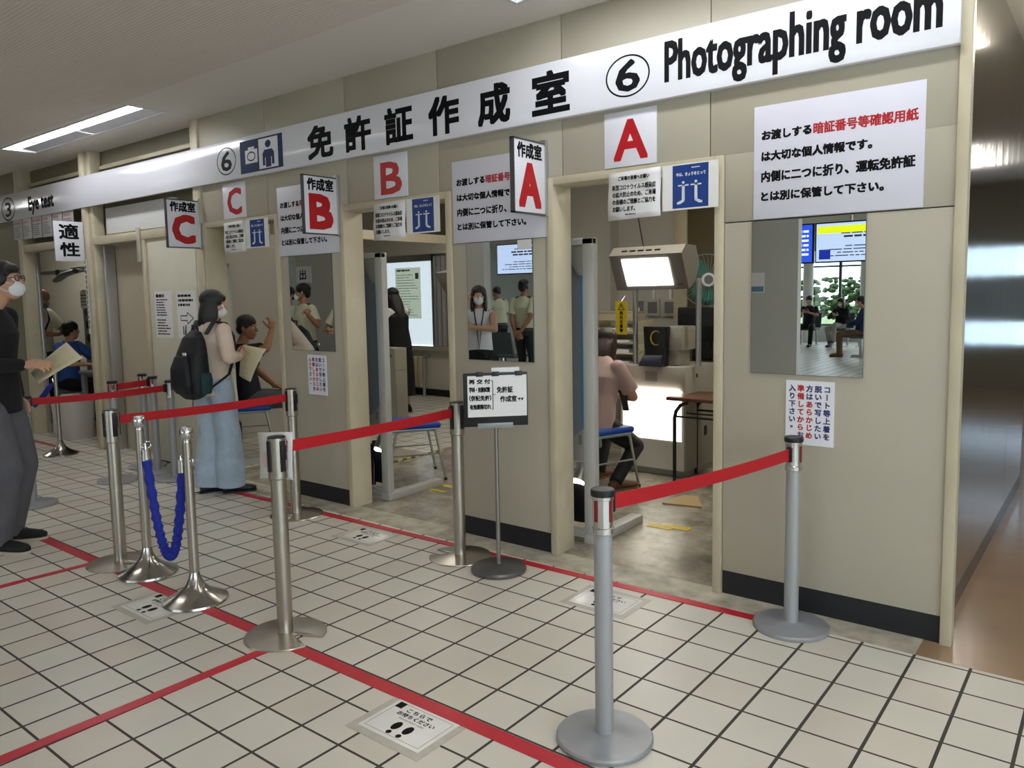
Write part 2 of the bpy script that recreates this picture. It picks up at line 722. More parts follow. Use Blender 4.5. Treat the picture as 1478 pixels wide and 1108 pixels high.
bx = panels(-3.24, 2.262, 2.131, HC, (-2.33, -1.406, -.543, .375, 1.226))
bx += panels(1.301, 2.262, .12, 2.131, (), zs=(1.815,))
bx += panels(-.45, .27, .12, 2.131, (), zs=(1.812,))
bx += panels(-2.205, -1.5, .12, 2.131, (), zs=(1.812,))
shell('wall_front', bx, WALL, .0015)
core = [(-3.24, 2.262, WY + .02, WY + .14, 2.131, HC), (1.301, 2.25, WY + .02, WY + .14, 0, 2.131), (-.45, .27, WY + .02, WY + .14, 0, 2.131), (-2.205, -1.5, WY + .02, WY + .14, 0, 2.131)]
shell('wall_front', core, mat('joint_shadow', '3a362c', .8))
shell('baseboard_front', [(1.301, 2.262, WY + .006, WY + .02, 0, .12), (-.45, .27, WY + .006, WY + .02, 0, .12), (-2.205, -1.5, WY + .006, WY + .02, 0, .12), (-4.25, -3.3, WY + .03, WY + .05, 0, .12)], DARKBASE)
# door frames: jambs and heads
FR = []


def frame_(x0, x1, w=.045, head=True, top=2.131, d=.165):
    k = MB()
    k.box(x0 - w, x0, WY - .012, WY + d, 0, top, .004)
    k.box(x1, x1 + w, WY - .012, WY + d, 0, top, .004)
    if head:
        k.box(x0, x1, WY - .012, WY + d, top - .042, top, .004)
    return struct(k.build('door_1', CREAM))


frame_(.315, 1.253).name = 'door_1'
frame_(-1.455, -.495).name = 'door_2'
frame_(-3.19, -2.25).name = 'door_3'
# corner post and the post at the left end of the upper wall
shell('trim_2', [(2.262, 2.306, WY - .012, WY + .05, 0, HC)], CREAM, .004)
shell('trim_3', [(-3.35, -3.24, WY - .02, WY + .1, 2.131, HC), (-3.35, -3.245, WY - .01, WY + .12, 0, 2.131)], CREAM, .004)
k = MB()
k.box(-3.262, -3.236, WY + .03, WY + .14, 0, 2.131, .004)

struct(k.build('trim_4', CREAM))
# white door with a raised rim, the narrow doorway and the post of the eye test room
k = MB()
k.box(-4.235, -3.35, WY + .01, WY + .05, .02, 2.06, .004)
k.box(-4.20, -3.40, WY + .002, WY + .012, .1, 2.03, .006)
struct(k.build('door_4', mat('pale_door', 'd3d0bf', .4, var=.05)))
k = MB()
k.box(-4.30, -4.245, WY - .01, WY + .1, 0, 2.06, .004)
k.box(-5.25, -3.35, WY - .012, WY + .1, 2.06, 2.14, .004)
struct(k.build('trim_5', CREAM))
k = MB()
k.box(-4.345, -4.285, WY - .03, WY - .012, 1.86, 2.17, .004)
tag(k.build('door_closer', mat('translucent_grey', 'b9b4a6', .3)), 'pale grey bracket plate fixed where the narrow doorway meets the plain door', 'bracket')
shell('wall_recess', [(-5.2, -4.3, WY + .16, WY + .2, 0, 2.1)], mat('recess_panel', 'b9ae9a', .5, var=.06))
k = MB()
k.box(-5.20, -5.155, WY + .05, WY + .15, 0, 2.06, .003)
struct(k.build('trim_6', ALU))
k = MB()
k.box(-5.43, -5.33, WY - .03, WY + .12, 0, HC, .02, 3)
k.box(-5.33, -5.25, WY + .0, WY + .12, 0, HC, .015, 3)
struct(k.build('trim_7', CREAM))
shell('wall_transom', [(-5.25, -3.35, WY + .12, WY + .15, 2.14, HC), (-6.985, -5.43, WY + .12, WY + .15, 2.14, HC), (-13, -7.05, WY, WY + .15, 0, HC)], mat('transom_panel', '7d7660', .5, var=.08))
shell('trim_8', [(-5.25, -3.35, WY + .09, WY + .12, 2.80, 2.84), (-6.985, -5.43, WY + .09, WY + .12, 2.80, 2.84), (-6.985, -5.43, WY - .01, WY + .12, 2.07, 2.15), (-7.09, -6.985, WY - .02, WY + .13, 0, HC)], CREAM, .004)
shell('wall_transom', [(-5.1, -3.84, WY + .06, WY + .12, 2.16, 2.41)], mat('white_transom', 'd9dadb', .35), .004)
k = MB()
k.box(-6.985, -6.935, WY + .10, WY + .135, 0, 2.07, .003)
struct(k.build('trim_9', ALU))

# steel cladding along the corridor
k = MB()
for y0, y1 in ((1.25, 3.40), (3.404, 4.42)):
    k.box(2.20, 2.252, y0, y1, .1, HC)
struct(k.build('wall_corridor', STEELW))
shell('baseboard_corridor', [(2.205, 2.25, 1.25, 4.42, 0, .1)], mat('steel_kick', '5c6066', .25, .8))
shell('wall_corridor', [(1.7, 2.2, 4.40, 4.46, 0, HC), (1.62, 1.7, 4.4, 11.2, 0, HC), (4.6, 4.7, 1.3, 11.2, 0, HC), (4.6, 6.6, 1.2, 1.3, 0, HC)], mat('corridor_wall', 'b9b09c', .5))
# glazed end of the corridor
k = MB()
for x in (1.7, 2.45, 3.05, 3.75, 4.5):
    k.box(x, x + .07, 10.9, 11.0, .62, 2.05)
for z in (.60, .97, 1.60, 2.05):
    k.box(1.7, 4.6, 10.9, 11.0, z, z + .04)
wf = struct(k.build('window_1', ALU))
shell('wall_corridor', [(1.7, 4.6, 10.9, 11.0, 0, .60), (1.7, 4.6, 10.9, 11.0, 2.09, HC)], mat('corridor_end', '8f8a7d', .5))
shell('wall_corridor', [(1.7, 4.6, 10.93, 10.96, 1.01, 1.60)], mat('blue_grey_panel', '8fa3b8', .35))
k = MB()
k.box(1.7, 4.6, 10.94, 10.95, .64, 2.05)
struct(k.build('window_1', TINT))
portal((3.15, 10.85, 1.3), (R_(90), 0, 0), 2.9, 1.5)

# the rest of the hall, behind the queue
HALLW = mat('hall_wall', 'b7b8b4', .6)
k = MB()
k.box(-13, 6.6, -18.3, -18.2, 0, .45)
k.box(-13, 6.6, -18.3, -18.2, 2.62, HC)
for a, b_ in ((-13, -9), (5.6, 6.6)):
    k.box(a, b_, -18.3, -18.2, .45, 2.62)
struct(k.build('wall_back', HALLW))
k = MB()
for i in range(9):
    x = -9 + i * 14.6 / 8
    k.box(x - .035, x + .035, -18.29, -18.21, .45, 2.62)
k.box(-9, 5.6, -18.29, -18.21, .45, .5)
k.box(-9, 5.6, -18.29, -18.21, 2.57, 2.62)
k.box(-9, 5.6, -18.28, -18.22, 2.1, 2.15)
struct(k.build('window_2', mat('dark_sash', '4b4d50', .5)))
k = MB()
k.box(-9, 5.6, -18.255, -18.245, .5, 2.57)
struct(k.build('window_2', GLASS))
portal((-1.7, -18.15, 1.54), (R_(-90), 0, 0), 14.6, 2.1)
k = MB()
k.box(6.6, 6.7, -18.3, 11.2, 0, .5)
k.box(6.6, 6.7, -18.3, 11.2, 2.5, HC)
for a, b_ in ((-18.3, -7), (1.0, 11.2)):
    k.box(6.6, 6.7, a, b_, .5, 2.5)
struct(k.build('wall_right', HALLW))
k = MB()
for i in range(6):
    y = -7 + i * 1.6
    k.box(6.61, 6.69, y - .035, y + .035, .5, 2.5)
struct(k.build('window_3', mat('dark_sash', '4b4d50', .5)))
k = MB()
k.box(6.645, 6.655, -7, 1.0, .5, 2.5)
struct(k.build('window_3', GLASS))
portal((6.55, -3, 1.5), (0, R_(-90), 0), 2.0, 8.0)
shell('wall_left', [(-13.1, -13, -18.3, 6.2, 0, HC)], HALLW)
shell('wall_pillar', [(-.42, .41, -2.70, -2.6, 0, HC), (-6.6, -3.06, -2.32, -2.2, 0, HC)], GREYWALL)
# round white columns by the windows
k = MB()
k.cyl((-4.24, -17.7, 0), (-4.24, -17.7, HC), .14, n=32)
struct(k.build('column_1', mat('white_column', 'd9dad8', .5)))
k = MB()
k.cyl((-2.72, -17.7, 0), (-2.72, -17.7, HC), .14, n=32)
struct(k.build('column_2', mat('white_column', 'd9dad8', .5)))
# outside the windows
GRASS = mat('lawn', '77885a', .9, var=.3, vscale=2)
tag(shell('ground_outside', [(-60, 50, -80, -18.4, -.3, -.1)], GRASS), 'green lawn outside the hall windows', 'lawn')
LEAF = mat('hedge_leaf', '3f5a30', .8, var=.5, vscale=14)
for n, (x0, x1, y, h) in enumerate(((-9.2, -2.0, -23.2, 1.85), (-20, -9.4, -23.5, 1.6))):
    k = MB()
    rnd = random.Random(n)
    for i in range(520):
        c = Vector((rnd.uniform(x0, x1), y + rnd.uniform(-.35, .35), rnd.uniform(.5, h)))
        k.ball(c, (rnd.uniform(.08, .2), rnd.uniform(.08, .2), rnd.uniform(.05, .12)), 1)
    tag(k.build('clipped_hedge', LEAF, sharp=0), ('low green hedge farther along outside the hall windows' if n else 'green hedge outside the windows, seen in the largest mirror'), 'hedge')


# ------------------------------------------------------------------ booths behind the wall
shell('wall_booth', [(-2.55, 1.62, 5.2, 5.3, 0, HC), (-2.5, -1.63, 5.02, 5.2, 0, HC)], GREYWALL)
shell('wall_booth', [(-2.56, -2.50, 3.5, 6.1, 0, HC)], GREYWALL)
shell('wall_booth', [(-2.56, -2.5, 1.36, 3.5, 2.01, 2.09), ], mat('booth_beam', 'c9c2ad', .5))
shell('wall_booth', [(-2.54, -2.52, 1.36, 3.5, 2.09, HC)], mat('dark_pane', '3d3a32', .3))
shell('wall_booth', [(-4.66, -4.6, 1.36, 3.45, 0, 2.05), (-4.65, -4.61, 1.36, 3.45, 2.05, HC)], GREYWALL)
shell('wall_booth', [(2.1, 2.2, 1.34, 4.4, 0, HC)], GREYWALL)
shell('trim_10', [(-4.665, -4.595, 1.36, 3.45, 2.05, 2.075)], mat('booth_beam', 'c9c2ad', .5))
# back wall with a bright screened window
k = MB()
k.box(-8.5, -2.5, 6.05, 6.15, 0, .72)
k.box(-8.5, -2.5, 6.05, 6.15, 2.12, HC)
k.box(-8.5, -6.75, 6.05, 6.15, .72, 2.12)
k.box(-5.32, -2.5, 6.05, 6.15, .72, 2.12)
struct(k.build('wall_booth', mat('pale_wall', 'dad7cb', .55)))
shell('wall_booth', [(-8.6, -8.5, 2.9, 6.15, 0, HC), (-8.6, -4.66, 2.85, 2.9, 0, HC), (-13, -5.4, 2.85, 2.9, 0, HC)], mat('pale_wall', 'dad7cb', .55))
shell('wall_booth', [(-5.45, -5.38, 1.33, 2.85, 0, HC)], mat('pale_wall', 'dad7cb', .55))
shell('baseboard_booth', [(-8.5, -2.56, 6.03, 6.05, 0, .1)], DARKBASE)
shell('trim_11', [(-6.8, -4.3, 5.97, 6.06, .69, .75)], mat('window_board', 'b8b2a2', .5))
k = MB()
for x in (-6.75, -5.29, -4.38):
    k.box(x - .03, x + .03, 6.03, 6.10, .75, 2.12)
k.box(-6.75, -4.35, 6.03, 6.10, 2.02, 2.12)
struct(k.build('window_4', ALU))
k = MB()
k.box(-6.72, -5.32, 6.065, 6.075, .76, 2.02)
struct(k.build('window_4', mat('lit_blind', 'dcecf7', .5, emit=.5)))  # emission stands in for daylight coming through the blind
k = MB()
r0, r1 = [], []
for i in range(61):
    x = -5.25 + i * .0155
    y = 6.005 + .018 * math.sin(i * .95) + .006 * math.sin(i * .37)
    r0.append((x, y))
k.skin([k.verts([(x, y, z) for x, y in r0] + [(x, y + .006, z) for x, y in r0[::-1]]) for z in (.76, 1.2, 1.7, 2.08)])
tag(k.build('curtain', mat('grey_curtain', '9a9a9e', .8)), 'pale grey curtain drawn beside the bright window', 'curtain')
# brown door in the back wall of the first booth
k = MB()
k.box(-.78, .2, 5.15, 5.21, 0, 2.4, .004)
struct(k.build('door_5', mat('olive_door', '5d5238', .5, var=.1)))
shell('trim_12', [(-.93, -.78, 5.13, 5.21, 0, HC)], CREAM, .004)


# ------------------------------------------------------------------ lamps of the place
def recessed(i, x0, x1, label):
    t = thing('ceiling_light', label, 'lamp', ((x0 + x1) / 2, .755, HC), group=None)
    k = MB()
    y0, y1, zt = .605, .905, HC + .085
    k.hexa([(x0, y0, zt), (x1, y0, zt), (x1, y1, zt), (x0, y1, zt), (x0, y0, zt + .01), (x1, y0, zt + .01), (x1, y1, zt + .01), (x0, y1, zt + .01)])
    for a in ((x0, x1, y0 - .012, y0 + .004, HC - .006, zt), (x0, x1, y1 - .004, y1 + .012, HC - .006, zt), (x0 - .012, x0 + .004, y0, y1, HC - .006, zt), (x1 - .004, x1 + .012, y0, y1, HC - .006, zt)):
        k.box(*a)
    xm = (x0 + x1) / 2
    k.box(xm - .01, xm + .01, y0, y1, HC + .01, zt)
    k.build('housing', mat('trough_enamel', 'c9cace', .4), t)
    for a, b_ in ((x0 + .03, xm - .03), (xm + .03, x1 - .03)):
        k = MB()
        k.hexa([(a, .76, HC + .012), (b_, .76, HC + .012), (b_, .90, HC + .004), (a, .90, HC + .004), (a, .76, HC + .018), (b_, .76, HC + .018), (b_, .90, HC + .010), (a, .90, HC + .010)])
        k.build('reflector', mat('lamp_reflector', 'd9dbe0', .45), t)
        for y in (.645, .715):
            k = MB()
            k.cyl((a, y, HC + .045), (b_, y, HC + .045), .018, n=12)
            k.build('tube', LAMPM, t)


recessed(0, *LX[0], 'recessed twin tube ceiling light beyond the eye test room')
recessed(1, *LX[1], 'lit recessed ceiling light above the white door and the eye test sign')
recessed(2, *LX[2], 'lit recessed ceiling light above the word room on the long sign')


def surface_lamp(x, y, z, lx, ly, label, m, along_x=True):
    t = thing('ceiling_light', label, 'lamp', (x, y, z))
    k = MB()
    k.box(x - lx / 2, x + lx / 2, y - ly / 2, y + ly / 2, z - .05, z, .004)
    k.build('housing', mat('lamp_enamel', 'eeeeec', .4), t)
    k = MB()
    k.box(x - lx / 2 + .02, x + lx / 2 - .02, y - ly / 2 + .02, y + ly / 2 - .02, z - .06, z - .05)
    k.build('diffuser', m, t)


HALLM = mat('hall_diffuser', 'fffaf2', .5, emit=LAMP * .34)
for i, (x, y) in enumerate(((-9, -1.6), (-3.6, -1.2), (2.2, -1.3), (5, -1.6), (-9, -5), (-4, -5), (1, -5), (5, -5), (-6, -8.4), (2, -8.4), (-6.5, -12.5), (0, -12.5), (-6.5, -16), (0, -16))):
    surface_lamp(x, y, HC, 2.5, .3, 'long ceiling light over the waiting hall, ' + ['above the far wall end', 'in front of the grey wall block', 'in front of the square pillar', 'by the side windows', 'over the far left seats', 'behind the grey wall block', 'behind the square pillar', 'near the right windows', 'near the display with the blue page', 'near the display with the yellow banner', 'beyond the blue page display', 'over the brown trousered person', 'by the back windows farther along', 'over the two seated people by the windows'][i], HALLM)
surface_lamp(-.2, 3.0, HC, 1.2, .25, 'ceiling light inside booth A', ROOMM)
surface_lamp(1.2, 3.2, HC, 1.2, .25, 'second ceiling light inside booth A', ROOMM)
surface_lamp(-3.6, 4.6, HC, 1.2, .25, 'ceiling light in the back of booth B', ROOMM)
surface_lamp(-1.9, 2.4, HC, 1.2, .25, 'ceiling light inside booth B', mat('mid_room_light', 'fff6e6', .5, emit=9))
surface_lamp(-3.7, 2.4, HC, 1.2, .25, 'ceiling light inside booth C', mat('dim_room_light', 'fff6e6', .5, emit=4))
surface_lamp(-8.7, 1.75, HC, 1.2, .25, 'ceiling light inside the eye test room', mat('eye_room_light', 'fffaf0', .5, emit=16))
surface_lamp(2.62, 2.7, HC, .3, 1.0, 'ceiling light in the corridor', ROOMM)
surface_lamp(3.2, 7.8, HC, .3, 1.6, 'added fill light brightening the far end of the corridor', mat('corridor_fill', 'fffaf2', .5, emit=7))  # added lamp, brightens the end panel and what the steel reflects

# ------------------------------------------------------------------ signs
SGY = 1.150
F = wall_at(SGY)
sg = thing('overhead_sign', 'long white sign running over all the booth openings, lettered Photographing room and Eye test', 'sign', (-2.7, WY, 2.43))
k = MB()
k.box(-8.3, 2.266, SGY, WY, 2.432, 2.732, .002)
k.build('panel', mat('glossy_white', 'e4e5ee', .16, coat=.5), sg)
for t, a, b_ in (('免', -1.764, -1.483), ('許', -1.366, -1.10), ('証', -.971, -.715), ('作', -.581, -.328), ('成', -.184, .057), ('室', .207, .457)):
    k = MB()
    k.text(t, F, (a, b_, 2.462, 2.690), bold=.0085)
    k.build('character', INK, sg)
k = MB()
k.text('Photographing room', F, (1.008, 2.205, 2.443, 2.696), bold=.0055)
k.build('lettering', INK, sg)
k = MB()
k.text('Eye test', F, (-6.66, -6.0, 2.455, 2.655), bold=.008)
k.build('lettering', INK, sg)
for ch, tx, c_, rx, ry, w_ in (('3', (-7.31, -7.14, 2.485, 2.645), (-7.228, 2.568), .19, .132, .016), ('6', (-2.86, -2.71, 2.502, 2.655), (-2.785, 2.579), .133, .107, .009), ('6', (.735, .875, 2.497, 2.652), (.804, 2.574), .126, .103, .009)):
    k = MB()
    k.text(ch, F, tx, bold=.004)
    k.circle_line(F, *c_, rx, ry, w_)
    k.build('number_badge', INK, sg)
k = MB()
k.flat(F, [(-2.593, 2.456), (-2.052, 2.456), (-2.052, 2.698), (-2.593, 2.698)], .0008)
pc = k.build('pictogram', NAVY, sg)
k = MB()
k.flat(F, [(-2.525, 2.525), (-2.365, 2.525), (-2.365, 2.625), (-2.405, 2.625), (-2.405, 2.645), (-2.485, 2.645), (-2.485, 2.625), (-2.525, 2.625)], .0016)
k.build('white_camera', WHITE, pc)
k = MB()
k.flat(F, [(-2.347, 2.468), (-2.108, 2.468), (-2.108, 2.686), (-2.347, 2.686)], .0016)
k.build('white_frame', WHITE, pc)
k = MB()
k.circle_line(F, -2.445, 2.575, .055, .036, .010, .0024)
k.build('lens_ring', NAVY, pc)
n = 20
k = MB()
k.flat(F, [(-2.228 + .036 * math.cos(2 * PI * i / n), 2.642 + .027 * math.sin(2 * PI * i / n)) for i in range(n)], .0024)
k.flat(F, [(-2.30, 2.49), (-2.27, 2.49), (-2.27, 2.545), (-2.262, 2.545), (-2.262, 2.475), (-2.195, 2.475), (-2.195, 2.545), (-2.186, 2.545), (-2.186, 2.49), (-2.155, 2.49), (-2.155, 2.575), (-2.18, 2.602), (-2.275, 2.602), (-2.30, 2.575)], .0024)
k.build('blue_figure', NAVY, pc)

F = wall_at(1.189)
LINES = ['お渡しする', 'は大切な個人情報です。', '内側に二つに折り、運転免許証', 'とは別に保管して下さい。']


def notice_board(name, label, x0, x1, z0, z1, group):
    t = thing(name, label, 'notice', (x0, WY, z0), group=None)
    k = MB()
    k.box(x0, x1, 1.189, WY, z0, z1, .001)
    k.build('board', mat('notice_board', 'd9d9e6', .4), t)
    w, h = x1 - x0, z1 - z0
    rows = ((.645, .735), (.46, .55), (.275, .375), (.105, .195))
    ends = (.365, .72, .955, .79)
    for s_, (a, b_), e_ in zip(LINES, rows, ends):
        k = MB()
        k.text(s_, F, (x0 + .05 * w, x0 + e_ * w, z0 + a * h + .05 * h, z0 + b_ * h + .05 * h), bold=.0022)
        k.build('lettering', INK, t)
    k = MB()
    k.text('暗証番号等確認用紙', F, (x0 + .375 * w, x0 + .965 * w, z0 + .69 * h, z0 + .79 * h), bold=.0016)
    k.build('red_lettering', RED, t, label='bold red characters')


notice_board('notice_board', 'large white notice with four lines of print above the largest mirror', 1.442, 2.148, 1.82, 2.325, None)
notice_board('notice_board', 'white notice partly covered by the projecting sign with the red letter A', -.434, .275, 1.812, 2.30, None)
notice_board('notice_board', 'white notice partly covered by the projecting sign with the red letter B', -2.205, -1.49, 1.812, 2.318, None)


def letter_card(ch, label, x0, x1, rect):
    t = thing('letter_card', label, 'sign', (x0, WY, 2.138))
    k = MB()
    k.box(x0, x1, 1.187, WY, 2.138, 2.415, .001)
    k.build('card', mat('card_white', 'dfe0ea', .25), t)
    k = MB()
    k.text(ch, wall_at(1.187), rect, bold=.007)
    k.build('letter', mat('letter_red', 'b5101c', .35), t)


letter_card('A', 'white card with a red letter A above the doorway with the lit lamp', .645, .945, (.70, .898, 2.168, 2.372))
letter_card('B', 'glossy white card with a red letter B under the long sign', -1.128, -.818, (-1.065, -.865, 2.16, 2.368))
letter_card('C', 'white card with a red letter C under the long sign', -2.922, -2.61, (-2.86, -2.66, 2.165, 2.375))


# signs that stand out from the wall, read from the side
def flag_sign(x, label, lines, zt=2.315, zb=1.925, y0=.885, y1=1.165, red=None, frame=True):
    t = thing('projecting_sign', label, 'sign', (x, WY, zb))
    k = MB()
    k.box(x - .018, x, y0 + .006, y1, zb + .006, zt - .006, .001)
    k.build('panel', mat('flag_white', 'e2e2ea', .3), t)
    if frame:
        k = MB()
        for a in ((y0, y0 + .008, zb, zt), (y0, y1, zb, zb + .008), (y0, y1, zt - .008, zt)):
            k.box(x - .022, x + .004, *a)
        k.build('rim', mat('grey_rim', '57565a', .4, .5), t)
    k = MB()
    k.box(x - .03, x + .008, y1, y1 + .025, zb - .005, zt + .02, .003)
    k.box(x - .03, x + .008, y1 + .025, WY + .001, zb + .05, zt - .05)
    k.build('bracket', ALU, t)
    fr = Fr((x, y0, 0), (0, 1, 0), (0, 0, 1))
    w = y1 - y0
    k = MB()
    for s_, rc, bo in lines:
        k.text(s_, fr, rc, bold=bo)
    k.build('lettering', INK, t)
    if red:
        k = MB()
        k.text(red, fr, (.045, w - .035, 1.958, 2.195), bold=.013)
        k.build('red_letter', mat('letter_red', 'b5101c', .35), t)


SAKU = [('作成室', (.035, .255, 2.215, 2.298), .0032)]
flag_sign(.275, 'projecting double sided sign with a red letter A beside the third booth opening', SAKU, red='A')
flag_sign(-1.49, 'projecting double sided sign with a red letter B', SAKU, red='B')
flag_sign(-3.26, 'projecting sign with a red letter C beside the plain white door', SAKU, red='C')
flag_sign(-5.40, 'white projecting sign with two black characters by the eye test post', [('適', (.05, .235, 2.12, 2.27), .005), ('性', (.05, .235, 1.95, 2.09), .005)], zt=2.30, zb=1.90, frame=False)


# sheets taped under the door heads
def head_sheets(x0, blue_label, white_label):
    fr = wall_at(1.170)
    t = thing('paper_notice', white_label, 'notice', (x0, WY, 1.865))
    k = MB()
    n = 8
    top, bot = 2.108, 1.868
    rows = []
    for i in range(n + 1):
        z = top + (bot - top) * i / n
        y = 1.172 + .004 * math.sin(i * .9)
        rows.append([k.verts([(x0 - .002 * i / n * 2 + .300 * j / 4, y + .002 * math.sin(j * 1.7), z + .006 * j / 4) for j in range(5)])][0])
    for a, b_ in zip(rows, rows[1:]):
        for j in range(4):
            k.face([a[j], b_[j], b_[j + 1], a[j + 1]])
    o = k.build('sheet', PAPER, t)
    m_ = o.modifiers.new('thickness', 'SOLIDIFY')
    m_.thickness = .001
    k = MB()
    fr = wall_at(1.1655)
    k.text('ご来場の皆様へお願い', fr, (x0 + .06, x0 + .24, 2.065, 2.087), bold=.0008)
    k.build('heading', INK, t)
    k = MB()
    k.para(['新型コロナウイルス感染症', 'の拡大防止のため、ご来場', 'の皆様のご理解とご協力を', 'お願いします。'], fr, (x0 + .025, x0 + .275, 1.905, 2.050), bold=.0008)
    k.build('lettering', INK, t)
    k = MB()
    k.bars(fr, (x0 + .10, x0 + .20, 1.888, 1.900), 1)
    k.build('footer_print', INK, t)
    x0 += .31
    t = thing('poster', blue_label, 'poster', (x0, WY, 1.88))
    k = MB()
    k.box(x0, x0 + .292, 1.169, 1.171, 1.892, 2.112)
    k.build('sheet', LAMIN, t)
    fr = wall_at(1.169)
    k = MB()
    k.flat(fr, [(x0 + .055, 1.90), (x0 + .242, 1.90), (x0 + .242, 2.106), (x0 + .055, 2.106)], .0005)
    bl = k.build('blue_field', mat('poster_blue', '1d3f86', .25), t)
    k = MB()
    k.text('今は、きょりをとって', fr, (x0 + .073, x0 + .228, 2.052, 2.070), h=.001, bold=.0006)
    k.build('lettering', mat('poster_white', 'd9deea', .3), bl)
    k = MB()
    k.bars(fr, (x0 + .155, x0 + .225, 2.085, 2.095), 1, h=.001)
    k.build('small_print', mat('poster_white', 'd9deea', .3), bl)
    for q, sgn in ((.112, -1), (.178, 1)):
        k = MB()
        cxp = x0 + q
        n = 14
        k.flat(fr, [(cxp + .007 * math.cos(2 * PI * i / n), 2.022 + .007 * math.sin(2 * PI * i / n)) for i in range(n)], .001)
        k.flat(fr, [(cxp - .028, 2.005), (cxp + .028, 2.005), (cxp + .028, 2.012), (cxp - .028, 2.012)], .001)
        k.flat(fr, [(cxp - .008, 1.94), (cxp + .008, 1.94), (cxp + .007, 2.012), (cxp - .007, 2.012)], .001)
        f0 = cxp + (.002 if sgn > 0 else -.002)
        k.flat(fr, [(f0 - .01 if sgn > 0 else f0 + .01, 1.946), (f0 + sgn * .032, 1.928), (f0 + sgn * .03, 1.919), (f0 + sgn * .014, 1.920), (f0 - sgn * .008, 1.932)], .001)
        k.build('white_figure', mat('poster_white', 'd9deea', .3), bl)


head_sheets(.678, 'blue poster with two white figures over the doorway with the lit lamp', 'white printed sheet beside the blue poster over the doorway with the lit lamp')
head_sheets(-1.127, 'blue distancing poster with a glare streak at the top of the middle doorway', 'white printed sheet beside the blue poster in the middle doorway')
head_sheets(-2.905, 'small looking blue distancing poster at the top of the doorway with the seated man', 'white printed sheet beside the blue poster above the seated man')


# mirrors
def mirror(x0, x1, z0, z1, label):
    t = thing('wall_mirror', label, 'mirror', (x0, WY, z0))
    k = MB()
    k.box(x0, x1, 1.187, WY, z0, z1)
    k.build('backing', mat('mirror_edge', '6f7674', .3, .5), t)
    k = MB()
    k.flat(wall_at(1.187), [(x0 + .002, z0 + .002), (x1 - .002, z0 + .002), (x1 - .002, z1 - .002), (x0 + .002, z1 - .002)], .0006)
    k.build('glass', MIRROR, t)
    return t


mirror(1.436, 1.935, 1.108, 1.811, 'largest frameless wall mirror, reflecting the windows and seated people')
mirror(-.330, .166, 1.106, 1.809, 'wall mirror reflecting a woman in a white top, behind the handwritten stand sign')
mirror(-2.095, -1.60, 1.113, 1.809, 'wall mirror reflecting a uniformed man with a raised hand')


t = thing('mirror_sticker', 'small white card stuck on the top corner of the mirror with the woman in white', 'card', (.1, 1.186, 1.75))
k = MB()
k.box(.062, .160, 1.1852, 1.1862, 1.752, 1.806)
k.build('card', PAPER, t)


def coat_notice(x0, label):
    x1 = x0 + .213
    t = thing('coat_notice', label, 'notice', (x0, WY, .79))
    k = MB()
    k.box(x0, x1, 1.189, WY, .79, 1.083)
    k.build('sheet', mat('notice_sheet', 'e3e4ec', .35), t)
    cols = [('コート等上着を', ''), ('脱いで写したい', ''), ('方は', 'あらかじめ'), ('', '準備してから'), ('入り下さい。', '')]
    size = .0355
    for i, (b_, r) in enumerate(cols):
        a = x1 - .030 - i * .0385
        kb, kr = MB(), MB()
        kb.column(b_, F, a, 1.066, size, bold=.0011)
        kr.column(r, F, a, 1.066 - size * len(b_), size, bold=.0011)
        if i == 3:
            kb.column('お', F, a, 1.066 - size * 6, size, bold=.0011)
        if b_ or i == 3:
            kb.build('blue_lettering', mat('blue_ink', '20266b', .5), t)
        if r:
            kr.build('red_lettering', RED, t, label='red characters')


coat_notice(1.605, 'white notice with columns of blue and red characters below the largest mirror')
coat_notice(-1.922, 'white notice with columns of blue and red characters below the mirror with the uniformed man')

# sheets on the white door
F2 = wall_at(1.196)
t = thing('paper_notice', 'tall sheet of small print on the white door, next to the sheet with an arrow', 'notice', (-4.13, 1.196, 1.165))
k = MB()
k.box(-4.13, -3.83, 1.195, 1.197, 1.167, 1.585)
k.build('sheet', PAPER, t)
k = MB()
fr = wall_at(1.195)
k.bars(fr, (-4.10, -3.86, 1.52, 1.56), 1, fill=.7)
k.build('heading', INK, t)
k = MB()
k.bars(fr, (-4.10, -3.90, 1.36, 1.52), 7, seed=2)
k.build('print', INK, t)
k = MB()
k.bars(fr, (-4.10, -3.86, 1.19, 1.34), 6, seed=3)
k.build('print', INK, t)
t = thing('paper_notice', 'tall sheet with an outlined arrow on the white door, by the dark haired woman', 'notice', (-3.745, 1.196, 1.165))
k = MB()
k.box(-3.745, -3.43, 1.195, 1.197, 1.165, 1.582)
k.build('sheet', PAPER, t)
k = MB()
k.bars(fr, (-3.72, -3.46, 1.44, 1.56), 3, fill=.5, seed=5)
k.build('print', INK, t)
k = MB()
ar = [(-3.69, 1.365), (-3.58, 1.365), (-3.58, 1.395), (-3.48, 1.345), (-3.58, 1.295), (-3.58, 1.325), (-3.69, 1.325)]
for a, b_ in zip(ar, ar[1:] + ar[:1]):
    d = Vector((b_[0] - a[0], b_[1] - a[1])).normalized() * .004
    k.flat(fr, [(a[0] - d.y, a[1] + d.x), (b_[0] - d.y, b_[1] + d.x), (b_[0] + d.y, b_[1] - d.x), (a[0] + d.y, a[1] - d.x)])
k.build('arrow', INK, t)
k = MB()
k.flat(fr, [(-3.66, 1.20), (-3.645, 1.20), (-3.645, 1.275), (-3.66, 1.275)])
k.build('pictogram', INK, t)
k = MB()
k.flat(fr, [(-3.635, 1.195), (-3.61, 1.195), (-3.605, 1.285), (-3.62, 1.285)])
k.bars(fr, (-3.54, -3.46, 1.19, 1.22), 1, fill=.7)
k.build('pictogram', INK, t)
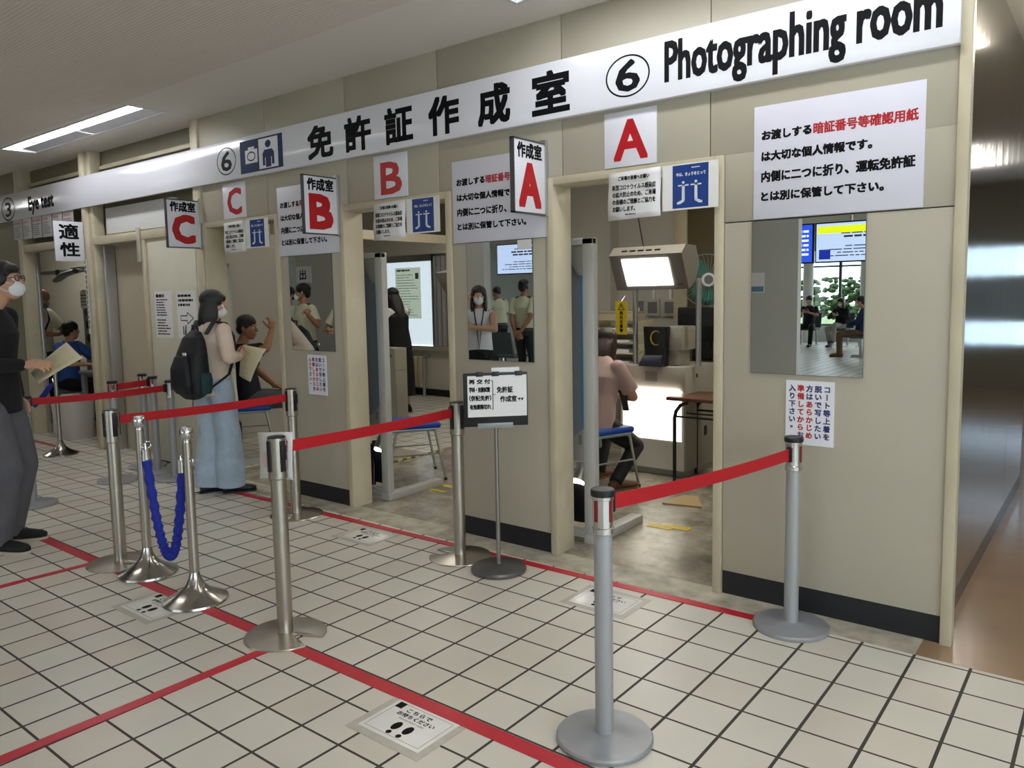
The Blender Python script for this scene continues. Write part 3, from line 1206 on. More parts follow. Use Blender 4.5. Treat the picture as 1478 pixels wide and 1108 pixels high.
# strip of characters on the post, sheets in sleeves under the sign
t = thing('paper_strip', 'narrow white strip of vertical writing on the eye test post', 'notice', (-5.4, 1.16, 1.2))
k = MB()
k.box(-5.425, -5.375, 1.162, 1.164, 1.18, 1.93)
k.build('strip', PAPER, t)
k = MB()
k.bars(wall_at(1.162), (-5.416, -5.380, 1.22, 1.92), 14, fill=.72, seed=4)
k.build('print', GREYINK, t)
words_ = ['first', 'second', 'third', 'fourth', 'fifth', 'sixth']
for i in range(6):
    x0 = -7.16 + i * .262
    t = thing('sleeved_notice', 'sleeved notice with a red heading under the eye test sign, ' + words_[i] + ' from its far end', 'notice', (x0, 1.17, 2.2), group='sleeved notices under the eye test sign')
    k = MB()
    k.box(x0, x0 + .235, 1.168, 1.171, 2.215 - .004 * i, 2.435)
    k.build('sheet', mat('sleeve', 'cfcfd0', .12, var=.05), t)
    fr = wall_at(1.168)
    k = MB()
    k.bars(fr, (x0 + .02, x0 + .215, 2.375, 2.405), 1, fill=.8, seed=i)
    k.build('red_print', mat('faded_red', 'b8757c', .4), t)
    k = MB()
    k.bars(fr, (x0 + .02, x0 + .215, 2.235, 2.365), 6, seed=i)
    k.build('print', GREYINK, t)


# ------------------------------------------------------------------ floor markings
def tape(pts, w, label, h=.0022):
    k = MB()
    for a, b_ in zip(pts, pts[1:]):
        a, b_ = Vector((*a, 0)), Vector((*b_, 0))
        d = (b_ - a).normalized()
        n_ = Vector((-d.y, d.x, 0)) * w / 2
        z = Vector((0, 0, h))
        e = Vector((0, 0, .0005))
        k.hexa([a - n_ + e, b_ - n_ + e, b_ + n_ + e, a + n_ + e, a - n_ + z, b_ - n_ + z, b_ + n_ + z, a + n_ + z])
    tag(k.build('floor_tape', TAPE), label, 'tape')


tape([(-2.6, -.437), (2.2, -.44)], .062, 'long red floor tape running in front of the posts, past the foot notices')
tape([(-3.17, .945), (1.72, 1.0)], .052, 'red floor tape along the stone sill in front of the booth doorways', .0035)
tape([(-.012, -.47), (-.04, -1.9)], .052, 'red floor tape crossing the tiles by the notched steel base', .003)
tape([(-1.80, -.47), (-1.845, -1.4)], .045, 'short red floor tape near the black shoe, crossing toward the hall', .003)
tape([(-6.9, .955), (-5.45, .985)], .045, 'faded red floor tape with a curled end before the eye test room', .003)


def foot_notice(x, y, label, rz=0.0, mark=False):
    t = thing('floor_notice', label, 'floor notice', (x, y, 0), rz)
    M0 = Matrix.Translation(Vector((x, y, 0))) @ Matrix.Rotation(rz, 4, 'Z')
    fr = Fr(M0 @ Vector((0, 0, 0)), M0.to_3x3() @ Vector((1, 0, 0)), M0.to_3x3() @ Vector((0, 1, 0)))
    k = MB()
    k.slab(fr, -.178, .178, -.138, .138, .0008, .0006)
    k.build('clear_tape', mat('clear_tape', 'bdb9ae', .3, var=.1, vscale=30), t)
    k = MB()
    k.slab(fr, -.148, .148, -.105, .105, .0012, .0009)
    k.build('sheet', LAMIN, t)
    k = MB()
    h = .0024
    for a, b_, c, d in ((-.132, .132, .088, .0895), (-.132, .132, -.0895, -.088), (-.132, -.1305, -.0895, .0895), (.1305, .132, -.0895, .0895)):
        k.flat(fr, [(a, c), (b_, c), (b_, d), (a, d)], h)
    k.flat(fr, [(-.132, .056), (-.098, .056), (-.098, .092), (-.132, .092)], h)
    k.build('print_frame', INK, t)
    k = MB()
    k.text('こちらで', fr, (-.07, .05, .052, .075), h, .0008)
    k.text('お待ちください', fr, (-.09, .09, .022, .046), h, .0008)
    k.text('PLEASE WAIT HERE', fr, (-.06, .06, .006, .014), h)
    k.build('print', INK, t)
    n = 18
    for cxp in (-.024, .024):
        k = MB()
        s_ = 1 if cxp > 0 else -1
        k.flat(fr, [(cxp + s_ * .004 + .017 * math.cos(2 * PI * i / n), -.032 + .026 * math.sin(2 * PI * i / n)) for i in range(n)], h)
        k.flat(fr, [(cxp + .011 * math.cos(2 * PI * i / n), -.074 + .011 * math.sin(2 * PI * i / n)) for i in range(n)], h)
        k.build('foot_mark', INK, t)
    return t


foot_notice(.903, -.572, 'foot mark notice taped on the tiles, nearest one below the long red tape')
foot_notice(-.875, -.565, 'foot mark notice on the tiles beside the rope post')
foot_notice(-.888, .80, 'foot mark notice on the tiles before the middle doorway')
foot_notice(.885, .775, 'foot mark notice partly hidden behind the nearest grey post')
foot_notice(-2.80, .80, 'foot mark notice under the shoes of the woman with the backpack')
# ------------------------------------------------------------------ queue posts
def belt(k, p0, p1, hw, sag=.0):
    """webbing on edge between two points"""
    p0, p1 = Vector(p0), Vector(p1)
    d = (p1 - p0)
    n_ = Vector((-d.y, d.x, 0)).normalized() * .0012
    N = 14
    rows = []
    for i in range(N + 1):
        q = i / N
        c = p0.lerp(p1, q) - Vector((0, 0, sag * 4 * q * (1 - q)))
        tw = .004 * math.sin(q * PI)
        tilt = n_.normalized() * tw
        z = Vector((0, 0, hw))
        rows.append(k.verts([c - z - n_ - tilt, c - z + n_ - tilt, c + z + n_ + tilt, c + z - n_ + tilt]))
    k.skin(rows)


GREYBASE = mat('grey_base', 'a4a7ac', .38, .45, var=.08, vscale=14)
SATIN = mat('satin_base', 'c6c2ba', .26, 1., var=.05)


def grey_post(x, y, label, az=0.0, belt_to=None, z1=.86, hb=.79, group='grey belt posts'):
    t = thing('belt_post', label, 'barrier post', (x, y, 0), 0, group)
    o = Vector((x, y, 0))
    k = MB()
    k.lathe([(.001, .0), (.160, .0), (.163, .004), (.163, .014), (.158, .020), (.045, .0255), (.036, .03)], o, 56)
    k.build('base', GREYBASE, t)
    k = MB()
    k.lathe([(.0305, .024), (.0305, z1 - .14)], o, 32)
    k.build('pole', GREYP, t)
    k = MB()
    k.lathe([(.0325, z1 - .15), (.0365, z1 - .146), (.0365, z1 - .128), (.0335, z1 - .126), (.0335, z1 - .035), (.0370, z1 - .033), (.0370, z1 - .02), (.034, z1 - .018)], o, 36)
    k.build('collar', CHROME, t)
    k = MB()
    k.lathe([(.0395, z1 - .022), (.0405, z1 - .018), (.0405, z1 - .004), (.036, z1), (.0, z1 + .001)], o, 36)
    k.build('cap', BLACKP, t)
    k = MB()
    for i in range(3):
        a = az + PI / 2 * (i + 1)
        d = Vector((math.cos(a), math.sin(a), 0))
        s_ = Vector((-d.y, d.x, 0))
        k.obox(o + d * .0335 + Vector((0, 0, hb)), d * .002, s_ * .006, Vector((0, 0, .035)))
    k.build('slot', mat('dark_red_slot', '7d1018', .5), t)
    if belt_to:
        d = (Vector((*belt_to[:2], 0)) - o)
        L = d.length
        d.normalize()
        k = MB()
        k.obox(o + d * .036 + Vector((0, 0, hb)), d * .006, Vector((-d.y, d.x, 0)) * .012, Vector((0, 0, .032)), .002)
        k.build('belt_slot', BLACKP, t)
        k = MB()
        belt(k, o + d * .036 + Vector((0, 0, hb)), o + d * (L - .045) + Vector((0, 0, belt_to[2])), .026, belt_to[3] if len(belt_to) > 3 else .01)
        k.build('belt', BELT, t)
        k = MB()
        k.obox(o + d * (L - .042) + Vector((0, 0, belt_to[2])), d * .012, Vector((-d.y, d.x, 0)) * .010, Vector((0, 0, .034)), .003)
        k.build('belt_end', BLACKP, t)
    return t


def steel_post(x, y, label, az, belt_to=None, z1=.90, notch=0.0, hb=.835):
    t = thing('belt_post', label, 'barrier post', (x, y, 0), 0, 'steel belt posts')
    o = Vector((x, y, 0))
    n = 56
    k = MB()
    # shallow dished base with a wedge cut out of it
    rings = []
    for r, z in ((.178, .0), (.180, .003), (.177, .007), (.10, .013), (.040, .019)):
        pts = []
        for i in range(n):
            a = 2 * PI * i / n + notch
            rr = r
            if r > .05 and (i <= 2 or i >= n - 1):
                rr = min(r, .062)
            pts.append(o + Vector((rr * math.cos(a), rr * math.sin(a), z)))
        rings.append(k.verts(pts))
    k.skin(rings)
    k.build('base', SATIN, t)
    k = MB()
    k.lathe([(.034, .016), (.034, z1 - .185)], o, 32)
    k.build('pole', SS, t)
    k = MB()
    k.lathe([(.034, z1 - .19), (.041, z1 - .185), (.041, z1 - .006)], o, 36)
    k.build('head', SS, t)
    k = MB()
    k.lathe([(.039, z1 - .008), (.0385, z1 - .002), (.034, z1), (.0, z1 + .0005)], o, 36)
    k.build('cap', BLACKP, t)
    k = MB()
    for i in range(4):
        a = az + PI / 2 * i
        d = Vector((math.cos(a), math.sin(a), 0))
        s_ = Vector((-d.y, d.x, 0))
        k.obox(o + d * .0405 + Vector((0, 0, z1 - .085)), d * .0035, s_ * .013, Vector((0, 0, .068)), .002)
    for i in (1, 3):
        a = az + PI / 2 * i
        d = Vector((math.cos(a), math.sin(a), 0))
        k.obox(o + d * .047 + Vector((0, 0, z1 - .068)), d * .008, Vector((-d.y, d.x, 0)) * .012, Vector((0, 0, .034)), .003)
    k.build('slot', BLACKP, t)
    if belt_to:
        d = (Vector((*belt_to[:2], 0)) - o)
        L = d.length
        d.normalize()
        k = MB()
        belt(k, o + d * .044 + Vector((0, 0, hb)), o + d * (L - .052) + Vector((0, 0, belt_to[2])), .026, belt_to[3] if len(belt_to) > 3 else .008)
        k.build('belt', BELT, t)
    return t


az1 = math.atan2(1.24, .207)
grey_post(1.706, 1.001, 'grey belt post close to the wall under the coat notice, its red belt pulled out', az1, (1.499, -.239, .808, .012), hb=.785)
grey_post(1.499, -.239, 'nearest grey belt post, standing with its disc base on the red tape', az1)
steel_post(-.137, .853, 'brushed steel belt post beside the handwritten stand sign', PI / 2, (-.077, -.381, .845, .006), notch=R_(195), hb=.84)
steel_post(-.077, -.381, 'brushed steel belt post with the notched base standing at the corner of the red tapes', PI / 2, notch=R_(5))
steel_post(-1.659, .843, 'brushed steel belt post before the doorway with the seated man', PI / 2, (-1.675, -.36, .83, .008), z1=.885, notch=R_(-75), hb=.825)
steel_post(-1.675, -.36, 'brushed steel belt post behind the two rope posts', PI / 2, z1=.893, notch=R_(0))
grey_post(-3.524, -.137, 'grey belt post beside the man in black', PI / 2, (-3.441, .926, .775, .012), z1=.82, hb=.775)
grey_post(-3.778, .609, 'grey belt post nearest the eye test post, under the red belt', 0, (-3.802, .963, .80, 0), z1=.845, hb=.79)
grey_post(-4.12, 1.03, 'grey belt post farthest back against the white door', 0, z1=.85)
grey_post(-3.802, .963, 'grey belt post in the middle of the cluster by the white door', .4, z1=.85)
grey_post(-3.441, .926, 'grey belt post of the door cluster closest to the woman with the backpack', PI / 2, z1=.84)


def rope_post(x, y, label, ztop, ring_dirs=(), r=.024):
    t = thing('rope_post', label, 'barrier post', (x, y, 0), 0, 'rope posts')
    o = Vector((x, y, 0))
    k = MB()
    k.lathe([(.150, 0), (.156, .004), (.153, .014), (.12, .030), (.075, .055), (.045, .085), (.030, .120), (r, .150)], o, 48)
    k.build('base', mat('polished_base', 'b4b1ac', .2, 1.), t)
    k = MB()
    k.lathe([(r, .14), (r * .92, ztop - .075)], o, 28)
    k.build('pole', SS, t)
    k = MB()
    k.lathe([(r * .9, ztop - .078), (.02, ztop - .07), (.021, ztop - .06), (.028, ztop - .056), (.033, ztop - .04), (.033, ztop - .02), (.027, ztop - .004), (.012, ztop), (.0, ztop)], o, 28)
    k.build('finial', CHROME, t)
    for d in ring_dirs:
        d = Vector(d).normalized()
        c = o + d * (r + .016) + Vector((0, 0, .715))
        k = MB()
        k.tube([c + d * (.018 * math.cos(a)) + Vector((0, 0, .018 * math.sin(a))) for a in [2 * PI * i / 14 for i in range(14)]], .004, 8, closed=True)
        k.build('hook_ring', CHROME, t)
    return t


RA, RB = Vector((-1.366, -.354, 0)), Vector((-.779, -.408, 0))
rd = (RB - RA).normalized()
rope_post(RA.x, RA.y, 'chrome rope post nearer the steel belt post, blue rope on its ring', .882, (rd, -rd, Vector((0, 1, 0))))
rope_post(RB.x, RB.y, 'chrome rope post with its trumpet base nearest to us, other end of the blue rope', .882, (-rd, rd))
rope_post(-5.43, .817, 'chrome rope post standing alone in front of the eye test doorway', .93, (Vector((-1, 0, 0)),), r=.02)
t = thing('barrier_rope', 'blue braided rope hanging in a deep loop between two chrome posts', 'rope', (RA + RB) / 2)
p0 = RA + rd * .055 + Vector((0, 0, .70))
p1 = RB - rd * .055 + Vector((0, 0, .70))
pts = []
N = 130
for i in range(N + 1):
    q = i / N
    u = 2 * q - 1
    z = .165 + (.535 - .045) * (abs(u) ** 2.5)
    xx = .5 + .5 * u * (.62 + .38 * abs(u) ** .6) * .93
    c = p0.lerp(p1, xx)
    pts.append(Vector((c.x, c.y, z)))
k = MB()
rad = [.0225 + .0032 * math.sin(i * 1.25) for i in range(N + 1)]
k.tube(pts, rad, 12)
k.build('rope', BLUEROPE, t)
for e, pr in ((0, p0), (-1, p1)):
    c = pts[e]
    k = MB()
    k.cyl(c + Vector((0, 0, -.01)), c + Vector((0, 0, .05)), .026, .024, 20)
    k.build('ferrule', CHROME, t)
    k = MB()
    k.tube([c + Vector((0, 0, .05)), c + Vector((0, 0, .075)), pr + Vector((0, 0, .012))], [.008, .006, .005], 8)
    k.tube([pr + rd * (.012 * math.cos(a)) + Vector((0, 0, .012 + .012 * math.sin(a))) for a in [2 * PI * i / 12 for i in range(9)]], .004, 8)
    k.build('hook', CHROME, t)
t = thing('barrier_rope', 'short blue rope end with a chrome hook hanging at the lone rope post', 'rope', (-5.6, .8, .55))
k = MB()
k.tube([(-5.47, .80, .70), (-5.53, .79, .66), (-5.66, .77, .56), (-5.80, .75, .47)], [.02, .026, .026, .022], 12)
k.build('rope', BLUEROPE, t)
k = MB()
k.tube([(-5.47, .80, .70), (-5.44, .80, .73), (-5.455, .80, .755), (-5.475, .805, .74)], .006, 8)
k.build('hook', CHROME, t)

# hand written sign on its stand
t = thing('stand_sign', 'black clipboard sign with handwritten sheet on a thin grey stand', 'sign', (.176, .804, 0))
o = Vector((.19, .804, 0))
k = MB()
k.lathe([(.140, 0), (.149, .004), (.151, .016), (.145, .026), (.05, .034), (.02, .04)], o, 48)
k.build('base', mat('scuffed_steel', '77777a', .28, .8, var=.2), t)
k = MB()
k.lathe([(.0115, .035), (.0115, .83)], o, 20)
k.build('pole', mat('thin_pole', '8e8d88', .35, .8), t)
a = R_(46)
u, v = Vector((math.cos(a), math.sin(a), 0)), Vector((0, 0, 1))
fr = Fr(o + Vector((0, 0, .80)) - u.cross(v) * -.012, u, v)
k = MB()
k.slab(fr, -.172, .172, .0, .287, .010, 0, .003)
k.build('board', BLACKP, t)
k = MB()
k.slab(fr, -.150, .166, .052, .272, .001, .0102)
k.build('sheet', PAPER, t)
k = MB()
h = .0118
for s_, a0, a1, b0, b1 in (('再 交 付', -.142, -.028, .228, .254), ('学科・技能試験', -.142, -.030, .184, .212), ('（併記免許）', -.142, -.024, .138, .168), ('有効期限切れ', -.140, -.026, .092, .120), ('免許証', .005, .092, .178, .212), ('作成室', .022, .112, .128, .162), ('です', .116, .150, .134, .150)):
    k.text(s_, fr, (a0, a1, b0, b1), h, .0012)
for q in ((-.018, -.014, .09, .245), (-.024, -.014, .243, .246), (-.024, -.014, .09, .093), (-.014, 0, .168, .171)):
    k.flat(fr, [(q[0], q[2]), (q[1], q[2]), (q[1], q[3]), (q[0], q[3])], h)
k.build('handwriting', INK, t)
k = MB()
for c in (-.085, .0, .125):
    k.slab(fr, c - .020, c + .020, .268, .292, .012, .004, .002)
k.build('clip', BLACKP, t)
k = MB()
k.slab(fr, -.10, .09, -.012, .018, .016, -.003, .002)
k.build('holder', mat('clear_holder', '8c9092', .15), t)
k = MB()
k.slab(fr, -.02, .13, .262, .312, .001, .0005)
k.build('back_sheet', PAPER, t, label='sheet of paper sticking out above the board')

t = thing('hanging_sheet', 'blank white sheet hanging behind the front steel post with the cut base', 'paper', (-.12, -.33, .69))
k = MB()
q0, q1 = Vector((-.272, -.345, 0)), Vector((-.052, -.318, 0))
rows = []
for i in range(9):
    z = .678 + .215 * i / 8
    rows.append(k.verts([q0.lerp(q1, j / 4) + Vector((0, .006 * math.sin(j + i * .4), z + .018 * j / 4)) for j in range(5)]))
for a, b_ in zip(rows, rows[1:]):
    for j in range(4):
        k.face([a[j], a[j + 1], b_[j + 1], b_[j]])
o = k.build('sheet', PAPER, t)
m_ = o.modifiers.new('thickness', 'SOLIDIFY')
m_.thickness = .001
k = MB()
n = 20
k.flat(Fr((-.20, -.346, .775), (1, .117, 0), (0, 0, 1)), [(.03 * math.cos(2 * PI * i / n), .035 * math.sin(2 * PI * i / n)) for i in range(n)], .012)
k.build('stamp', mat('pale_stamp', 'dcc6c6', .6), t)


# ------------------------------------------------------------------ booth furniture
def chair(label, loc, rz, first=[None]):
    if first[0] is not None:
        return dup(first[0], loc, rz, label, 'blue padded booth chairs')
    t = thing('padded_chair', label, 'chair', (0, 0, 0), 0, 'blue padded booth chairs', local=True)
    tm = mat('chair_tube', 'b4b5b0', .35, .6)
    k = MB()
    k.box(-.20, .20, -.19, .20, .425, .475, .022, 3)
    k.build('seat', mat('blue_vinyl', '1d4fb0', .4), t)
    k = MB()
    rows = [((0, -.235 - .02 * i, .60 + .045 * i), .185, .018, .5) for i in range(6)]
    k.loft(rows, (1, 0, 0), 20)
    k.build('backrest', mat('dark_vinyl', '20242e', .5), t)
    for s_ in (-1, 1):
        k = MB()
        k.tube([(s_ * .20, .15, .42), (s_ * .19, -.20, .42), (s_ * .195, -.235, .46), (s_ * .195, -.25, .60), (s_ * .195, -.335, .84), (s_ * .17, -.345, .875), (s_ * .0, -.348, .88)], .0115, 10)
        k.build('back_tube', mat('pale_blue_tube', '9fb0c2', .35, .5), t)
        for y, dy in ((.15, .07), (-.17, -.09)):
            k = MB()
            k.tube([(s_ * .185, y * .7, .425), (s_ * .19, y, .40), (s_ * .215, y + dy, .012)], .0105, 10)
            ft = k.build('leg', tm, t)
            k = MB()
            k.cyl((s_ * .215, y + dy, 0), (s_ * .215, y + dy, .02), .014, n=12)
            k.build('foot', BLACKP, ft)
        k = MB()
        k.tube([(s_ * .205, .17, .22), (s_ * .205, -.21, .22)], .007, 8)
        k.build('stretcher', tm, t)
    t.location = loc
    t.rotation_euler = (0, 0, rz)
    first[0] = t
    return t


chair('blue padded chair, empty, seen through the middle doorway', (-1.80, 2.13, 0), R_(-35))
chair('blue padded chair the man in the dark polo sits on', (-3.91, 1.97, 0), R_(-32))
chair('blue padded chair the woman in the pink shirt sits on', (-.36, 2.72, 0), R_(-20))


def backdrop(x, label):
    """the screen unit behind each sitter: a frame, the grey screen, side brackets, feet and a lamp"""
    t = thing('backdrop_screen', label, 'screen', (x - .45, 1.5, 0), 0, 'backdrop screens behind the sitters')
    k = MB()
    for a in ((x - .075, x), (x - .90, x - .825)):
        k.box(a[0], a[1], 1.46, 1.515, .05, 1.815, .006)
    k.box(x - .90, x, 1.46, 1.50, 1.775, 1.815, .006)
    k.build('frame', mat('booth_unit', 'b9bab6', .4), t)
    k = MB()
    k.box(x - .825, x - .078, 1.475, 1.49, .62, 1.775)
    k.build('screen', mat('grey_screen', '7c8088', .5), t)
    k = MB()
    k.box(x - .088, x - .076, 1.466, 1.495, .66, 1.62)
    k.box(x - .40, x - .13, 1.462, 1.50, 1.745, 1.773)
    k.build('blue_trim', mat('trim_blue', '2e86b6', .4), t)
    k = MB()
    fr = wall_at(1.462)
    k.poly([(x - .21, 1.77), (x - .07, 1.77), (x - .07, 1.60), (x - .10, 1.60)], fr, 0, .006)
    k.build('bracket', mat('bracket_grey', '95938c', .4), t)
    k = MB()
    k.poly([(x - .22, .58), (x - .07, .70), (x - .07, .50), (x - .17, .50), (x - .22, .54)], fr, 0, .006)
    k.build('bracket', mat('bracket_grey', '95938c', .4), t)
    k = MB()
    k.slab(fr, x - .105, x - .082, .60, .66, .004, .006)
    k.slab(fr, x - .21, x - .17, 1.72, 1.745, .004, .006)
    k.build('label_plate', EQUIPD, t)
    k = MB()
    k.box(x - .075, x + .01, 1.455, 2.03, .0, .055, .006)
    k.build('foot', mat('booth_unit', 'b9bab6', .4), t)
    k = MB()
    k.box(x - .90, x - .825, 1.455, 2.03, .0, .055, .006)
    k.build('foot', mat('booth_unit', 'b9bab6', .4), t)
    k = MB()
    k.box(x - .83, x - .07, 1.47, 1.51, .03, .07)
    k.build('foot_bar', mat('booth_unit', 'b9bab6', .4), t)
    k = MB()
    k.tube([(x - .20, 1.49, .09), (x - .22, 1.53, .42)], .016, 10)
    k.box(x - .27, x - .10, 1.50, 1.62, .10, .40, .03)
    k.build('lamp_arm', BLACKP, t)
    k = MB()
    k.cyl((x - .14, 1.50, .36), (x - .14, 1.57, .44), .045, .055, 24)
    k.build('lamp_shade', ALU, t)
    k = MB()
    k.cyl((x - .14, 1.495, .352), (x - .14, 1.50, .358), .036, n=24)
    k.build('lamp_glass', mat('foot_lamp', 'fff8ee', .5, emit=6), t)


backdrop(.395, 'grey backdrop screen with blue trim just inside the doorway with the lit lamp')
backdrop(-1.385, 'grey backdrop screen just inside the middle doorway')
backdrop(-3.385, 'grey backdrop screen inside the doorway with the seated man')


def portrait_desk(x, label_, lit, dep=.70, y=3.27):
    """the camera desk: cabinet, with lamp light put on its lower front as a glow"""
    t = thing('camera_desk', label_, 'camera desk', (x, y + .3, 0))
    k = MB()
    k.box(x, x + .59, y + .012, y + dep, .05, .895, .006)
    k.box(x + .03, x + .56, y + .05, y + dep - .04, 0, .05)
    k.build('cabinet', EQUIP, t)
    k = MB()
    k.box(x, x + .59, y, y + .012, .71, .895, .003)
    k.build('front_panel', EQUIP, t)
    k = MB()
    k.box(x + .01, x + .58, y + .001, y + .011, .06, .705)
    k.build('lower_panel', mat('white_panel', 'e9e7df', .35), t)
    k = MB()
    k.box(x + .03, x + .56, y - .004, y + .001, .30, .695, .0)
    k.build('beam_glow', mat('beam_glow', 'fffbe9', .5, emit=1.3), t)  # glowing plate stands in for a lamp beam falling on the panel
    k = MB()
    fr = wall_at(y)
    for i in range(9):
        k.slab(fr, x + .235, x + .345, .775 + i * .009, .780 + i * .009, .001)
    k.build('grille', EQUIPD, t)
    k = MB()
    k.box(x + .03, x + .55, y - .015, y - .0, .692, .708)
    k.build('light_bar', mat('desk_light', 'fff7ea', .5, emit=lit * .5), t)
    k = MB()
    side = Fr((x + .59, y, 0), (0, 1, 0), (0, 0, 1))
    k.slab(side, .36, .41, .30, .38, .003)
    k.build('side_fitting', BLACKP, t)
    k = MB()
    k.slab(side, .20, .23, .80, .83, .003)
    k.build('lock', BLACKP, t)
    return t


desk = portrait_desk(-.49, 'grey camera desk with a painted glow on the front panel facing the woman in pink', 14)



t = thing('steel_cabinet', 'plain grey cabinet with a small lock in front of the bright window', 'cabinet', (-4.45, 4.3, 0))
k = MB()
k.box(-4.75, -4.14, 4.13, 4.34, .0, .872, .005)
k.build('cabinet_body', EQUIP, t)
k = MB()
k.cyl((-4.20, 4.131, .78), (-4.20, 4.12, .78), .018, n=16)
k.build('lock', EQUIPD, t)
k = MB()
sd = Fr((-4.14, 4.13, 0), (0, 1, 0), (0, 0, 1))
k.slab(sd, .01, .20, .60, .606, .001)
k.slab(sd, .008, .014, .02, .85, .001)
k.build('seam', EQUIPD, t)


# flash lamp unit on two posts above the desk
t = thing('flash_lamp', 'big grey lamp box with a bright white diffuser on two posts', 'lamp', (-.2, 3.3, .895))
u = Vector((1, 0, 0))
fn = Vector((0, -.90, -.43)).normalized()
fu = fn.cross(u) * -1
if fu.z < 0:
    fu = -fu
c0 = Vector((-.225, 3.27, 1.655))
fr = Fr(c0, u, fu)
if fr.n.dot(fn) < 0:
    pass
k = MB()
L_, H_ = .325, .155
prof = [(0, -H_), (0, H_), (-.10, H_ + .03), (-.26, H_ - .05), (-.26, -H_ + .10), (-.12, -H_)]
a_, b_ = [], []
for dn_, du in prof:
    p = c0 + fn * dn_ + fu * du
    a_.append(p - u * L_)
    b_.append(p + u * L_)
va, vb = k.verts(a_), k.verts(b_)
k.face(va)
k.face(vb[::-1])
for i in range(len(va)):
    j = (i + 1) % len(va)
    k.face([va[i], va[j], vb[j], vb[i]])
hs = k.build('housing', mat('lamp_box', '8d8a83', .4, .2), t)
k = MB()
pl = Fr(c0 + fn * .002, u, fu)
hh = [(-.215, -.115), (.20, -.115), (.20, .12), (-.215, .12)]
k.face(k.verts([pl.o + u * a + fu * b2 for a, b2 in hh]))
o = k.build('diffuser', mat('flash_diffuser', 'ffffff', .4, emit=7), t)
m_ = o.modifiers.new('thickness', 'SOLIDIFY')
m_.thickness = .004
k = MB()
for i in range(5):
    c = c0 + fn * -.05 + fu * (H_ + .016) + u * (-.20 + i * .075)
    k.obox(c, u * .024, fn * .008, fu * .004)
k.build('vent_slot', BLACKP, hs)
k = MB()
k.obox(c0 + fn * .003 + u * .265 + fu * -.11, u * .025, fn * .002, fu * .012)
k.build('label_plate', EQUIPD, hs)
for x in (-.425, .145):
    k = MB()
    k.cyl((x, 3.42, .895), (x, 3.42, 1.60), .022, n=20)
    k.build('post', ALU, t)
t = thing('caution_sign', 'yellow caution sign with a warning triangle hanging under the lamp box', 'sign', (-.46, 3.25, 1.15))
fr = wall_at(3.245)
k = MB()
k.slab(fr, -.515, -.405, 1.150, 1.425, .003, -.003, .0)
k.build('board', mat('caution_yellow', 'd9c11d', .4), t)
k = MB()
for (ax, az), (bx_, bz) in (((-.49, 1.355), (-.43, 1.355)), ((-.43, 1.355), (-.46, 1.408)), ((-.46, 1.408), (-.49, 1.355))):
    d = Vector((bx_ - ax, bz - az)).normalized() * .0025
    k.flat(fr, [(ax - d.y, az + d.x), (bx_ - d.y, bz + d.x), (bx_ + d.y, bz - d.x), (ax + d.y, az - d.x)])
k.flat(fr, [(-.462, 1.37), (-.458, 1.37), (-.457, 1.393), (-.463, 1.393)])
k.column('発光注意', fr, -.46, 1.345, .036, bold=.0012)
k.flat(fr, [(-.475, 1.198), (-.445, 1.198), (-.445, 1.182), (-.46, 1.165), (-.475, 1.182)])
k.build('lettering', INK, t)
k = MB()
k.tube([(-.46, 3.247, 1.425), (-.455, 3.30, 1.47)], .003, 6)
k.build('hanger', ALU, t)

# camera head
t = thing('portrait_camera', 'dark portrait camera head with a yellow crescent on a grey body', 'camera', (-.17, 3.4, .895))
k = MB()
k.loft([((-.18, 3.30, .897), .105, .055, .25), ((-.18, 3.33, 1.0), .10, .03, .25), ((-.18, 3.33, 1.19), .105, .04, .25), ((-.18, 3.33, 1.215), .105, .04, .25)], (1, 0, 0), 28)
k.build('front', mat('camera_black', '15161a', .35), t)
k = MB()
k.hexa([(-.285, 3.21, .899), (-.09, 3.21, .899), (-.09, 3.30, .899), (-.285, 3.30, .899), (-.265, 3.25, .985), (-.09, 3.25, .985), (-.09, 3.30, .985), (-.265, 3.30, .985)], .004)
k.build('foot', mat('camera_navy', '1d2336', .4), t)
k = MB()
k.box(-.16, .03, 3.36, 3.62, 1.02, 1.215, .012)
k.box(-.13, -.01, 3.38, 3.60, .897, 1.03, .008)
k.build('body', EQUIP, t)
k = MB()
fr = wall_at(3.288)
n = 26
o_, q_ = [], []
for i in range(n + 1):
    a = R_(55) + R_(250) * i / n
    o_.append((-.165 + .052 * math.cos(a), 1.125 + .06 * math.sin(a)))
    w = .012 * math.sin(PI * min(max(i / n, .06), .94)) ** .5
    q_.append((-.165 + (.052 - w) * math.cos(a), 1.125 + (.06 - w) * math.sin(a)))
for i in range(n):
    k.flat(fr, [o_[i], o_[i + 1], q_[i + 1], q_[i]])
k.build('crescent', mat('crescent_yellow', 'c9b42c', .4), t)

# things behind the camera
t = thing('monitor', 'black computer monitor behind the portrait camera, its back to us', 'monitor', (-.08, 4.0, .73))
k = MB()
k.box(-.28, .16, 3.90, 3.95, 1.05, 1.36, .015)
k.build('screen', BLACKP, t)
k = MB()
k.box(-.14, .02, 3.90, 3.99, .9, 1.08, .01)
k.box(-.22, .08, 3.84, 4.10, .882, .9, .008)
k.build('stand', BLACKP, t)
t = thing('monitor', 'second black monitor seen beside the right lamp post', 'monitor', (.3, 4.15, .73))
k = MB()
k.box(.0, .46, 4.22, 4.27, .98, 1.34, .015)
k.build('screen', BLACKP, t)
k = MB()
k.box(.17, .29, 4.24, 4.30, .72, 1.0, .01)
k.box(.08, .38, 4.18, 4.40, .702, .72, .008)
k.build('stand', BLACKP, t)
t = thing('work_table', 'long grey work table behind the camera desk', 'table', (-.3, 4.3, 0))
k = MB()
